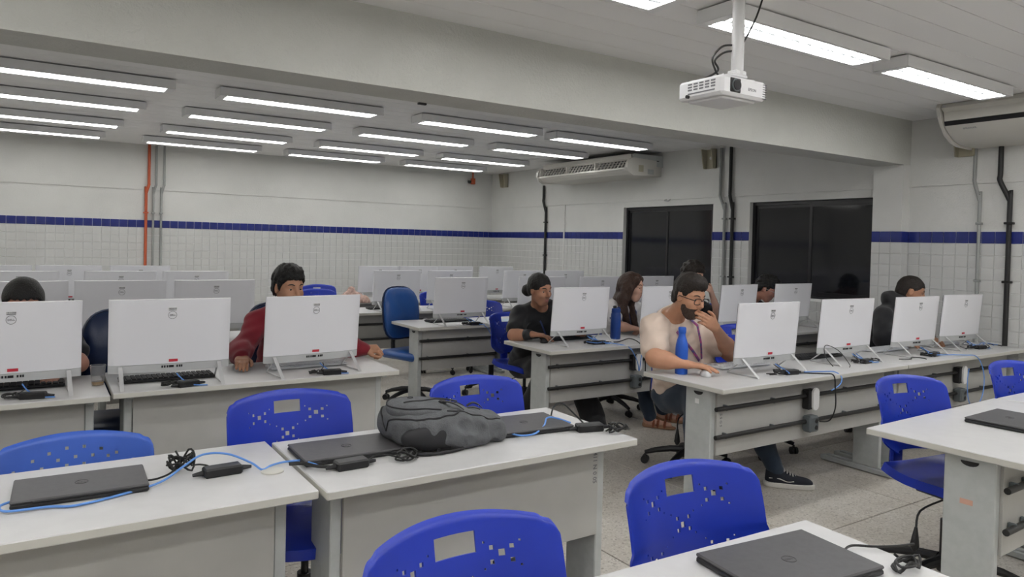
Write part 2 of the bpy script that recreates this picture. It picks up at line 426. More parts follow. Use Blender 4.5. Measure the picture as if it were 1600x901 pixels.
# ================================================================ desks
DD = .585
def leg_mesh():
    b = MB()
    # local: column centred y=0 (leg centre), x=0, from foot to top rail
    b.bbox((0,0,.375),(.036,.18,.66),.004)
    b.bbox((0,.075,.022),(.05,.50,.034),.006); b.bbox((0,.075,.045),(.03,.42,.012),.003)
    b.bbox((0,.077,.706),(.03,.50,.016),.003)
    return b.mesh('leg', M['steel'])
LEG = leg_mesh()
lb = MB(); lb.lathe([(0.0,0),(.012,0),(.012,.006),(0,.006)],8); FOOTCAP = lb.mesh('foot_pad', M['black'])
oh = MB(); oh.prism([(math.cos(a)*.032, .688+max(-.018,math.sin(a)*.018) if math.sin(a)<0 else .69) for a in [math.pi+math.pi*i/8 for i in range(9)]],'x',-.0195,.0195); CABLEHOLE = oh.mesh('cable_hole', M['black'])
def desk(x0,x1,yf,label,group,rz=0,tubes=True,dd=DD,grommet=True):
    w = x1-x0; cx = (x0+x1)/2
    t = thing('office_desk', label, 'desk', (cx, yf+dd/2, 0), rz, group)
    b = MB(); b.bbox((0,0,.727),(w-.004,dd,.026),.003)
    o = b.build('desktop', [M['top'],M['edge']], t)
    for p in o.data.polygons:
        if abs(p.normal.z) < .5: p.material_index = 1
    ly = -dd/2+.115+.10
    for s in (-1,1):
        lx = s*(w/2-.075)
        place('leg', LEG, t, (lx,ly,0))
        place('cable_hole', CABLEHOLE, t, (lx,ly,0))
    py = -dd/2+.115
    MB().bbox((0,py+.009,.53),(w-.19,.018,.345),.001).build('modesty_panel', M['panel'], t)
    if tubes:
        for z in (.614,.464):
            tb_ = MB().tube([(-w/2+.055,py-.027,z),(w/2-.055,py-.027,z)], .0125, 10).build('conduit_tube', M['pipeblack'], t, smooth=True)
            for xx in (-w/2+.14, -.35, .35, w/2-.14):
                MB().bbox((xx,py-.016,z),(.013,.030,.030),.003).build('clamp', M['darkgrey'], tb_)
        bx = -.03
        ob = MB().bbox((bx,py-.03,.594),(.075,.05,.115),.006).build('outlet_box', M['black'], t)
        cv = MB(); pl = []
        for k in range(16):
            a = 2*math.pi*k/16; pl.append((bx+.012+.029*math.cos(a), .598+.029*math.sin(a)+(.036 if math.sin(a)>=0 else -.036)))
        cv.prism(pl,'y',py-.067,py-.055).build('outlet_cover', M['sticker'], ob)
        o2 = MB().bbox((bx+.01,py-.035,.45),(.085,.06,.095),.010).build('socket_box', M['darkgrey'], t)
        sk = MB()
        for z in (.468,.43): sk.tube([(bx+.022,py-.064,z),(bx+.022,py-.068,z)], .013, 10)
        sk.build('socket', M['black'], o2)
    return t
DK = {}
def D(key,*a,**k): DK[key] = desk(*a,**k)
gF,gR,gL = 'plain grey-white desks with laptops','desks of the right block with black cable tubes','desks of the left block'
D('F0',-1.90,-.52,2.015,'plain grey-white desk outside the left edge, next to the desk with a single laptop',gF,tubes=False)
D('F1',-.51,.684,2.015,'plain grey-white desk at front left carrying one closed laptop and a long blue cable',gF,tubes=False)
D('F2',.694,1.894,1.985,'plain grey-white desk carrying the grey backpack and two closed laptops',gF,tubes=False)
D('G1',.50,1.72,.607,'grey-white desk corner at the bottom of the photo under the closest laptop',gF,rz=R(-2.5),tubes=False)
D('RD',2.86,4.06,1.09,'grey-white desk at the right edge with rounded front corner and a closed laptop',gF,rz=R(1.5),tubes=True)
D('RD2',4.07,5.27,1.10,'grey-white desk beyond the right edge of the photo, next to the laptop desk',gF,tubes=True)
D('D1',-1.12,.279,3.65,'desk at far left behind the front laptops, carrying a computer and a plastic cup',gL,tubes=False)
D('D2',.289,1.697,3.69,'desk of the man in red with two computers side by side',gL,tubes=False)
D('M1',2.935,4.71,2.469,'long desk with the blue bottle where the man in the cream T-shirt sits',gR)
D('M2',4.72,6.47,2.469,'long desk by the right wall in front of the man in the black hoodie',gR)
D('W1',2.90,4.67,3.91,'desk where the woman in the black dress sits, second row of the right block',gR)
D('W2',4.68,6.45,3.92,'desk by the window behind the man in the black hoodie',gR)
D('B1',2.665,4.43,5.44,'desk with one computer in front of the royal-blue vinyl chair',gR)
D('B2',4.44,6.2,5.45,'desk by the first window, third row of the right block',gR)
D('R41',2.55,4.3,6.75,'desk behind the royal-blue vinyl chair, fourth row of the right block',gR)
D('R42',4.31,6.06,6.75,'desk in the fourth row of the right block, beside the right wall',gR)
D('R51',2.75,4.5,8.0,'farthest desk of the right block on the side of the aisle',gR)
D('R52',4.51,6.2,8.0,'farthest desk of the right block near the back corner',gR)
for i,(k_,y,nm) in enumerate((('L3',5.2,'third'),('L4',6.6,'fourth'),('L5',7.8,'last'))):
    D(k_+'a',-1.12,.279,y,'desk at the left edge in the %s row of the left block'%nm,gL,tubes=False)
    D(k_+'b',.289,1.60,y,'desk by the aisle in the %s row of the left block'%nm,gL,tubes=False)
# small marks on the desk legs
M['stickerorange'] = mat('worn_label', (.62,.36,.27), .6)
def leg_label(dk, dx, y, z, w, hgt, m, nm='label'):
    b = MB().box(dx-.0005,dx,y-w/2,y+w/2,z-hgt/2,z+hgt/2); return b.build(nm, m, dk)
leg_label(DK['M1'], -(1.775/2-.075)-.0185, -.07, .635, .028, .026, M['sticker'])
leg_label(DK['RD'], -(1.2/2-.075)-.0185, -.07, .535, .045, .02, M['stickerorange'])
def ink(dk, txt, size, loc, rot):
    place('handwriting', text_mesh(txt, size, M['ink'], .0002, .0004), dk, loc, rot)
ink(DK['M1'], '5 S G S', .024, (-.762,-DD/2+.1145,.545), (R(90),R(90),0))
ink(DK['F2'], '411 N 0 05', .026, (.488,-DD/2+.1145,.615), (R(90),R(90),0))

# ================================================================ all-in-one computers
AW, AH, AZ, AT = .5375, .35, .065, R(4.7)
def make_aio():
    t = thing('desktop_computer', 'x', 'computer')
    # body profile in local tilted frame: built straight, then tilted about x
    rot = Matrix.Rotation(AT,3,'X')     # top leans towards -y
    def tf(b, dz=AZ):
        b.v = [tuple(rot @ Vector(p) + Vector((0,0,dz))) for p in b.v]; return b
    hw = AW/2; ch = .038
    b = MB(); n = 8
    def panel(z0,z1,rim):
        vs=[]; fs=[]
        xs = [-hw,-hw+.012,-hw+.05,-hw*.5,0,hw*.5,hw-.05,hw-.012,hw]; ys = [-.004,-.012,-.019,-.024,-.026,-.024,-.019,-.012,-.004]
        for z in (z0,z1):
            for x,yv in zip(xs,ys): vs.append((x,yv,z))
            for x in (xs[-1],xs[0]): vs.append((x,.004,z))
        m_ = 11
        fs.append(tuple(range(m_))[::-1]); fs.append(tuple(range(m_,2*m_)))
        for i in range(m_): fs.append((i,(i+1)%m_,m_+(i+1)%m_,m_+i))
        return MB().add(vs,fs)
    tf(panel(ch,AH,0)).build('back_cover', M['aio'], t, smooth=30)
    chn = tf(MB().add(*(lambda q:(q.v,q.f))(panel(0,ch-.0015,0)))).build('chin', M['chin'], t, smooth=30)
    tf(MB().box(-hw+.003,hw-.003,.004,.009,ch,AH-.003)).build('bezel', M['black'], t)
    tf(MB().box(-hw+.012,hw-.012,.009,.0096,ch+.012,AH-.012)).build('screen', M['screen'], t)
    # ring and wordmark
    yb = -.0268
    ring = MB(); ring.tube([(.0+.0185*math.cos(a),yb,AH-.075+.0185*math.sin(a)) for a in [2*math.pi*i/24 for i in range(24)]], .0009, 4, closed=True)
    tf(ring).build('logo_ring', M['ink'], t)
    tx = text_mesh('DELL', .012, M['ink'], .0002, .0002)
    o = place('logo_letters', tx, t); o.matrix_basis = Matrix.Translation(Vector((0,0,AZ))) @ Matrix.Rotation(AT,4,'X') @ Matrix.Translation(Vector((0,yb-.0006,AH-.075))) @ Matrix.Rotation(R(90),4,'X')
    st = MB().box(-.019,.019,yb-.0004,yb+.001,AH-.048,AH-.038)
    s1 = tf(st).build('asset_sticker', M['sticker'], t)
    bars = MB(); x = -.017
    rr = random.Random(3)
    while x < .017: w = rr.choice((.0008,.0015,.0022)); bars.box(x,x+w,yb-.0008,yb-.0003,AH-.0465,AH-.0395); x += w+rr.choice((.0007,.0012))
    bars.box(-.017,.017,yb-.0008,yb-.0003,AH-.052,AH-.0495)
    tf(bars).build('barcode', M['ink'], s1)
    rs = MB().box(-.012,.028,yb-.0006,yb+.002,ch+.008,ch+.021)
    r1 = tf(rs).build('red_label', M['red'], t)
    tf(MB().box(-.019,-.012,yb-.0006,yb+.002,ch+.008,ch+.021)).build('label_end', M['sticker'], t)
    for x in (-.04,-.029,-.017,-.007,.003,.026,.037,.046):
        w = .0035 if x != .003 else .008
        tf(MB().box(x-w,x+w,-.0272,-.022,.018,.029)).build('port', M['black'], chn)
    for s in (-1,1):
        x = s*.218; b = MB()
        top = rot @ Vector((x,-.019,ch-.006)) + Vector((0,0,AZ)); foot = Vector((x,-.135,.004)); fr = Vector((x,.085,.004))
        w = .009
        b.add([(x-w,top.y,top.z),(x+w,top.y,top.z),(x+w,foot.y,foot.z+.004),(x-w,foot.y,foot.z+.004),(x-w,top.y-.007,top.z-.002),(x+w,top.y-.007,top.z-.002),(x+w,foot.y-.009,foot.z-.004),(x-w,foot.y-.009,foot.z-.004)],
              [(0,1,2,3),(7,6,5,4),(0,4,5,1),(1,5,6,2),(2,6,7,3),(3,7,4,0)])
        lg = b.build('stand_leg', M['silver'], t)
        MB().tube([(x,foot.y,.005),(x,fr.y,.005)], .004, 6).tube([(x,fr.y,.005),(x*.99,top.y+.012,AZ+.012)], .004, 6).build('stand_rod', M['silver'], t)
    return t
AIO0 = make_aio()
_used = [False]
def aio(x,y,rz,label,group='desktop computers'):
    loc = (x,y,.74)
    if not _used[0]:
        _used[0] = True; AIO0.location = loc; AIO0.rotation_euler = (0,0,rz); AIO0['label'] = label; AIO0['group'] = group; return AIO0
    return dup(AIO0, loc, rz, label, group)
g1_,g2_ = 'white computers of the left block','white computers of the right block'
aio(-.095,3.85,R(3),'white computer at the left edge hiding the face of the black-haired person',g1_)
aio(.549,3.85,R(-.7),'white computer behind the plastic cup, left neighbour of the man in red',g1_)
aio(1.255,3.87,R(6.6),'white computer hiding the chest of the man in red',g1_)
aio(3.589,2.72,R(-1.6),'white computer in front of the man in the cream T-shirt',g2_)
aio(4.449,2.76,R(-3.3),'white computer between the cream T-shirt man and the black hoodie man',g2_)
aio(5.253,2.73,R(-2.1),'white computer covering the chin of the man in the black hoodie',g2_)
aio(5.978,2.76,R(-2.7),'white computer nearest the black wall pipe on the long desk',g2_)
aio(3.348,4.167,R(2.2),'white computer beside the dark blue bottle, in front of the woman in black',g2_)
aio(4.22,4.15,R(-3),'white computer right of the long-haired woman in the white shirt',g2_)
aio(5.10,4.17,R(6),'tilted white computer left of the bowed person with glasses',g2_)
aio(5.90,4.2,R(0),'white computer below the second window, right of the bowed person',g2_)
aio(3.127,5.571,R(1.4),'white computer right of the royal-blue vinyl chair',g2_)
aio(4.02,5.6,R(0),'white computer directly behind the head of the woman in black',g2_)
aio(4.75,5.6,R(-2),'white computer left of the long-haired woman, one row behind her',g2_)
aio(5.50,5.6,R(0),'white computer between the long-haired woman and the cream T-shirt man, third row',g2_)
for i,x in enumerate((3.12,3.74,4.70,5.30)): aio(x,6.92,R((3,0,0,-6)[i]),'white computer, fourth row right, %s'%('leftmost, above the vinyl chair','second, behind the vinyl chair','third, left of the head of the woman in black','fourth, behind the head of the woman in black')[i],g2_)
for i,x in enumerate((3.44,3.97,4.47,5.10)): aio(x,8.15,R((3,0,0,3)[i]),'small distant computer, last row right, %s'%('leftmost','second from left','third from left','rightmost, near the back corner')[i],g2_)
for row,y,xs in (('third',5.45,(-.10,.47,1.06)),('fourth',6.85,(-.12,.585,1.17)),('last',8.05,(-.31,.255,.86))):
    for i,x in enumerate(xs): aio(x,y,0,'white computer, %s row left, %s'%(row,('at the left edge','middle one','nearest the aisle')[i]),g1_)

# ================================================================ plastic chairs
def back_mesh(m, tri=False):
    cw, W, H = .005, .47, .34
    nu, nv = int(W/cw), int(H/cw)
    holes = set()
    def hole(u,z,a,b_):   # centre u (m from left), z (m from top), size in cells
        i0 = int(round(u/cw-a/2)); j0 = int(round((H-z)/cw-b_/2))
        for i in range(i0,i0+a):
            for j in range(j0,j0+b_): holes.add((i,j))
    if not tri:
        hole(W/2,.062,20,9)
        for (cu,cz) in ((.27,.095),(.73,.095),(.5,.160),(.27,.235),(.73,.235)):
            u = cu*W; hole(u,cz,3,3)
            for a in (-1,1):
                for c in (-1,1): hole(u+a*.021,cz+c*.014,2,2); hole(u+a*.040,cz+c*.027,1,1)
    else:
        for r_ in range(5):
            for k in range(8 if r_%2==0 else 7):
                hole(W*(.14+.72*(k+(0 if r_%2==0 else .5))/7), .05+.027*r_+.05*abs((k-3.5)/3.5)**2, 2,2)
    vs = []; vi = {}
    def P(i,j):
        if (i,j) in vi: return vi[(i,j)]
        t = 2*i/nu-1; v = j/nv
        side = 1.0 if v < .42 else (1.0-.035*min(1,(v-.42)/.05))
        at = abs(t)
        drop = .034*at**2.0 + .006*min(1,max(0,(at-.84)/.04)) + .020*max(0,(at-.93)/.07)**2
        low = max(0,(.22-v)/.22); side *= 1-.42*low**1.6
        z = H*v - drop*max(0,(v-.55)/.45)**1.5
        x = t*W/2*side
        y = -.075*at**2.2 + .035*(v-.35) + .05*(max(0,.45-v))**1.2 - .02*max(0,.3-v)
        if v > .94: y += .010*((v-.94)/.06)**2
        vi[(i,j)] = len(vs); vs.append((x,y,z)); return vi[(i,j)]
    fs = []
    for i in range(nu):
        for j in range(nv):
            if (i,j) in holes: continue
            fs.append((P(i,j),P(i+1,j),P(i+1,j+1),P(i,j+1)))
    b = MB().add(vs,fs); me = b.mesh('backrest', m, smooth='all')
    bm = bmesh.new(); bm.from_mesh(me); bmesh.ops.recalc_face_normals(bm, faces=bm.faces)
    g = bmesh.ops.solidify(bm, geom=bm.faces[:], thickness=.006); bm.to_mesh(me); bm.free()
    me.polygons.foreach_set('use_smooth',[True]*len(me.polygons))
    try: me.set_sharp_from_angle(angle=R(50))
    except Exception: pass
    return me
BACK, BACKL = back_mesh(M['blue']), back_mesh(M['bluelight'], True)
def seat_mesh(m):
    n = 20; vs=[]; fs=[]
    for i in range(n+1):
        for j in range(n+1):
            u,v = 2*i/n-1, 2*j/n-1
            r = max(abs(u),abs(v)); L_ = math.hypot(u,v) or 1
            q = r/L_; k = .82 + .18*q/ (1) if True else 1
            # squircle mapping
            x = u*math.sqrt(1-v*v*.28)*.232; y = v*math.sqrt(1-u*u*.28)*.215
            z = .018*u*u + .02*max(0,v)**2 - .035*max(0,-v-.45)**1.4 - .006
            vs.append((x,y,z))
    for i in range(n):
        for j in range(n):
            if (abs(i-n*.35)<.6 or abs(i-n*.65)<.6) and j in (9,12): pass
            fs.append((i*(n+1)+j,(i+1)*(n+1)+j,(i+1)*(n+1)+j+1,i*(n+1)+j+1))
    me = MB().add(vs,fs).mesh('seat', m, smooth='all')
    bm = bmesh.new(); bm.from_mesh(me); bmesh.ops.recalc_face_normals(bm, faces=bm.faces)
    if sum(f.normal.z for f in bm.faces) < 0: bmesh.ops.reverse_faces(bm, faces=bm.faces)
    bmesh.ops.solidify(bm, geom=bm.faces[:], thickness=.038); bm.to_mesh(me); bm.free()
    me.polygons.foreach_set('use_smooth',[True]*len(me.polygons))
    try: me.set_sharp_from_angle(angle=R(45))
    except Exception: pass
    return me
SEAT, SEATL = seat_mesh(M['blue']), seat_mesh(M['bluelight'])
def base_meshes():
    arm = MB(); pts = [(0,.03,.125),(0,.12,.118),(0,.22,.095),(0,.285,.072)]
    arm.tube(pts,[.024,.021,.018,.014],8)
    a = arm.mesh('base_arm', M['black'], True)
    cs = MB()
    for s in (-1,1): cs.tube([(s*.006,0,.026),(s*.024,0,.026)],.026,14)
    cs.tube([(0,0,.026),(0,0,.066)],.007,8); cs.bbox((0,0,.046),(.02,.03,.022),.005)
    c = cs.mesh('caster', M['black'], 40)
    cm = MB(); cm.tube([(0,0,.075),(0,0,.14)],.034,14).tube([(0,0,.14),(0,0,.30)],.026,14); cm.tube([(0,0,.29),(0,0,.42)],.0135,10)
    return a,c,cm.mesh('gas_column', M['black'], 40)
ARM,CAST,GAS = base_meshes()
def add_base(t, a0=0.3):
    place('gas_column', GAS, t)
    for k in range(5):
        a = a0+2*math.pi*k/5
        place('base_arm', ARM, t, (0,0,0), (0,0,a))
        place('caster', CAST, t, (-math.sin(a)*.285, math.cos(a)*.285, 0), (0,0,a+.7*k))
def make_chair(light=False):
    t = thing('swivel_chair', 'x', 'chair')
    place('seat', SEATL if light else SEAT, t, (0,-.02,.495), (0,0,0))
    place('backrest', BACKL if light else BACK, t, (0,.205,.555), (R(-7),0,0))
    br = MB(); br.tube(smoothpts([(0,.05,.425),(0,.20,.420),(0,.265,.44),(0,.278,.50),(0,.262,.62)],4), .017, 8)
    br.build('back_bracket', M['black'], t, smooth=True)
    sp = MB(); sp.bbox((0,.262,.565),(.075,.022,.17),.008); sp.build('back_spine', M['bluelight' if light else 'blue'], t, smooth=30)
    MB().bbox((0,0,.428),(.16,.2,.045),.006).build('mechanism', M['black'], t)
    MB().tube(smoothpts([(-.06,-.02,.40),(-.20,-.02,.37),(-.235,-.03,.30)],4),.0045,6).tube([(-.235,-.03,.31),(-.243,-.034,.27),(-.25,-.037,.235),(-.252,-.038,.215)],[.006,.014,.019,.008],10).build('height_lever', M['black'], t, smooth=True)
    add_base(t)
    return t
CH = make_chair(); CHL = make_chair(True)
for _c in CHL.children:
    if not _c.name.startswith(('base_arm','caster','gas_column')): _c.location.z -= .085
_cu = set()
def chair(src, x, y, rz, label, group='royal blue plastic swivel chairs', dz=0):
    if src.name not in _cu:
        _cu.add(src.name); src.location = (x,y,dz); src.rotation_euler = (0,0,rz); src['label'] = label; src['group'] = group; return src
    return dup(src, (x,y,dz), rz, label, group)
chair(CH, .79, 2.47, R(0), 'royal blue plastic chair pushed in behind the desk with the single laptop and gap')
chair(CH, 1.565, 2.42, R(2), 'royal blue plastic chair behind the desk with the grey backpack')
chair(CH, .735, 1.05, R(1), 'large royal blue plastic chair back cut off by the bottom edge of the photo')
chair(CH, 1.415, 1.09, R(-4), 'royal blue plastic chair behind the bottom right laptop desk')
chair(CH, 3.34, 1.56, R(-10), 'royal blue plastic chair pushed in at the right-hand laptop desk, seat showing below')
chair(CH, 4.38, 1.54, R(-12), 'royal blue plastic chair cut off by the right edge of the photo')
chair(CH, 3.62, 3.32, R(18), 'blue plastic chair the man in the cream T-shirt sits on')
chair(CH, 3.32, 4.82, R(8), 'blue plastic chair the woman in black sits on')
chair(CH, 4.28, 4.86, R(12), 'blue plastic chair the long-haired woman sits on')
chair(CH, 5.10, 4.9, R(0), 'blue plastic chair the dark-haired person behind the cream T-shirt man sits on')
chair(CH, 5.85, 4.9, R(0), 'blue plastic chair the bowed person with glasses sits on')
chair(CH, 5.78, 3.42, R(15), 'blue plastic chair the man in the black hoodie sits on')
chair(CH, 4.40, 3.42, R(-20), 'empty blue chair behind the long desk between the two seated men')
chair(CH, 3.72, 5.98, R(0), 'blue plastic chair beside the third-row computer, left of the woman in black')
chair(CH, 3.88, 7.25, R(10), 'distant blue plastic chair left of the head of the woman in black')
chair(CH, 2.98, 8.72, R(5), 'far blue plastic chair behind the man in red, the higher of two')
chair(CH, 2.70, 7.95, R(5), 'far blue plastic chair with the pink cloth, the lower of two')
chair(CH, .02, 8.65, R(0), 'distant blue chair seen between computers at the far left')
chair(CHL, .10, 2.50, R(-2), 'lighter blue plastic chair with rows of small holes at the left edge')

# padded office chairs
def make_office(m):
    t = thing('office_chair', 'x', 'chair')
    b = MB(); n = 24
    def ring(y,s): return [(math.copysign(abs(math.cos(a))**.62,math.cos(a))*.212*s, y+.03*(math.cos(a)**2)*-1, .24*math.copysign(abs(math.sin(a))**.72,math.sin(a))*s) for a in [2*math.pi*k/n for k in range(n)]]
    def loft(rings):
        vs=[p for r in rings for p in r]; fs=[(i*n+k,i*n+(k+1)%n,(i+1)*n+(k+1)%n,(i+1)*n+k) for i in range(len(rings)-1) for k in range(n)]
        fs += [tuple(range(n))[::-1], tuple((len(rings)-1)*n+k for k in range(n))]; return MB().add(vs,fs)
    pad = loft([ring(.0,.98),ring(-.03,.97),ring(-.045,.9),ring(-.052,.6),ring(-.054,.2)]).mesh('backrest', m, True)
    sh = loft([ring(.028,.5),ring(.026,.85),ring(.018,.99),ring(.001,1.0)]).mesh('back_shell', M['black'], True)
    place('backrest', pad, t, (0,.22,.80), (R(-6),0,0)); place('back_shell', sh, t, (0,.22,.80), (R(-6),0,0))
    MB().tube([( .212*math.copysign(abs(math.cos(a))**.62,math.cos(a)), .0-.03*math.cos(a)**2, .24*math.copysign(abs(math.sin(a))**.72,math.sin(a))) for a in [2*math.pi*k/36 for k in range(36)]], .007, 6, closed=True).build('edge_piping', M['vinylnavy'], t, True).matrix_basis = Matrix.Translation((0,.22,.80)) @ Matrix.Rotation(R(-6),4,'X')
    b = MB(); b.bbox((0,-.02,.45),(.47,.45,.07),.028); b.build('seat', m, t, smooth=60)
    MB().tube(smoothpts([(0,.05,.41),(0,.24,.41),(0,.285,.47),(0,.275,.66)],4),.02,8).build('back_bracket', M['black'], t, True)
    for s in (-1,1):
        MB().tube(smoothpts([(s*.2,.05,.42),(s*.27,.06,.44),(s*.275,.05,.62)],4),.015,8).build('arm_support', M['black'], t, True)
        MB().bbox((s*.275,.0,.645),(.05,.25,.03),.012).build('armrest', M['blackrub'], t)
    add_base(t); return t
of1 = make_office(M['vinylblue']); of1.location = (2.86,5.92,0); of1.rotation_euler = (0,0,R(18)); tag(of1,'royal-blue vinyl padded office chair between two white computers','chair','padded office chairs')
of2 = make_office(M['vinylnavy']); of2.location = (.40,4.38,0); of2.rotation_euler = (0,0,R(-4)); tag(of2,'dark navy padded office chair behind the computer next to the plastic cup','chair','padded office chairs')
of3 = dup(of2,(1.33,4.55,0),R(4),'dark padded office chair the man in red sits on, armrest showing','padded office chairs')
of4 = dup(of2,(-.08,4.6,0),R(0),'dark padded office chair of the black-haired person at the left edge','padded office chairs')
for o_ in list(of1.children):
    if o_.name.startswith('arm'): bpy.data.objects.remove(o_)
# ================================================================ pipes and wall fittings
def pipe(pts, r, m, label, cat='pipe', group=None, clips=()):
    t = MB().tube(smoothpts(pts,5), r, 12).build('wall_conduit', m, None, True)
    tag(t, label, cat, group)
    for (x,y,z,ax) in clips:
        MB().bbox((x,y,z),(r*2.4 if ax=='x' else r*3.4, r*3.4 if ax=='x' else r*2.4,.018),.003).build('pipe_clip', m, t)
    return t
xw = XW-.03
def wpipe(y, r, m, label, bend=.03, z0=.15, z1=2.36, dy=-.07, zb=2.0, off=.022, clipz=(1.72,1.25)):
    x = XW-.006-off; xu = XW-.02-off
    return pipe([(xu,y-dy,z1),(xu,y-dy,zb+.12),(xu,y-dy,zb+.06),(x,y-dy*.1,zb-.09),(x,y,zb-.16),(x,y,z0)], r, m, label, clips=[(x,y,z,'x') for z in clipz])
wpipe(2.64,.019,M['pipeblack'],'thick black pipe on the tiled right wall, rightmost')
wpipe(2.86,.0135,M['pipegrey'],'grey conduit on the tiled right wall beside the thick black pipe', dy=-.04)
wpipe(5.50,.016,M['pipegrey'],'grey conduit on the wall between the two windows', z1=2.60, clipz=(1.80,1.15), dy=-.06)
wpipe(5.39,.019,M['pipeblack'],'black pipe on the wall between the two windows', z1=2.60, clipz=(1.80,1.15), dy=-.03)
wpipe(8.93,.019,M['pipeblack'],'black pipe on the right wall below the far air conditioner', z1=2.36, z0=.3, dy=-.05, zb=2.05, clipz=(1.80,1.3))
yb_ = YB-.03
for x,m,lab,r in ((1.18,M['pipered'],'orange-red pipe on the back wall','r'),(1.265,M['pipegrey'],'grey conduit on the back wall, middle of the three pipes','r'),(1.36,M['pipegrey'],'grey conduit on the back wall, right of the three pipes','r')):
    pipe([(x+.03,yb_-.014,CZ),(x+.03,yb_-.014,2.15),(x+.03,yb_-.014,2.12),(x,yb_,2.0),(x,yb_,1.95),(x,yb_,.2)], .018 if m is M['pipered'] else .014, m, lab, clips=[(x,yb_,z,'y') for z in (1.75,1.05)])
# alarm and brackets near the back corner
t = MB().bbox((6.09,YB-.045,2.49),(.07,.05,.10),.006).build('alarm_sounder', M['pipered'], None); tag(t,'small red box with short pipe on the back wall by the corner','alarm')
MB().tube([(6.09,YB-.04,2.54),(6.09,YB-.04,CZ)],.014,8).build('feed_pipe', M['pipered'], t, True)
t = MB().lathe([(.0,-.03),(.025,-.02),(.033,.0),(.03,.02),(0,.025)],14,(6.02,YB-.05,2.475)).build('dome_camera', M['black'], None, True); tag(t,'tiny black dome camera beside the red alarm box','camera')
def bracket(c, rz, label):
    t = thing('wall_bracket', label, 'bracket', c, rz)
    b = MB(); b.prism([(0,.10),(-.10,.10),(-.06,-.12),(0,-.12)],'x',-.075,-.065).prism([(0,.10),(-.10,.10),(-.06,-.12),(0,-.12)],'x',.065,.075)
    b.build('side_plate', M['beige'], t); MB().box(-.075,.075,-.012,0,-.12,.10).build('back_plate', M['beige'], t)
    MB().tube([(0,-.012,.0),(0,-.02,.0)],.018,10).build('bolt', M['silver'], t)
bracket((6.485,10.10,2.51), R(-90), 'yellowed bracket under the ceiling in the back corner')
bracket((6.484,5.72,2.50), R(-90), 'yellowed bracket under the ceiling above the gap between the windows')
bracket((6.484,2.975,2.40), R(-90), 'yellowed bracket behind the lower corner of the near air conditioner')
t = MB().tube(smoothpts([(XW-.014,6.42,2.05),(XW-.05,6.42,2.035),(XW-.05,6.36,2.03),(XW-.014,6.36,2.05)],4),.008,8).build('wall_hook', M['silver'], None, True); tag(t,'small metal hook above the far window','hook')
t = MB().bbox((1.81,3.715,2.238),(.05,.02,.012),.002).build('beam_mark', M['black'], None); tag(t,'tiny dark mark on the lower edge of the beam','clip')  # small black block standing for a dark mark on the beam

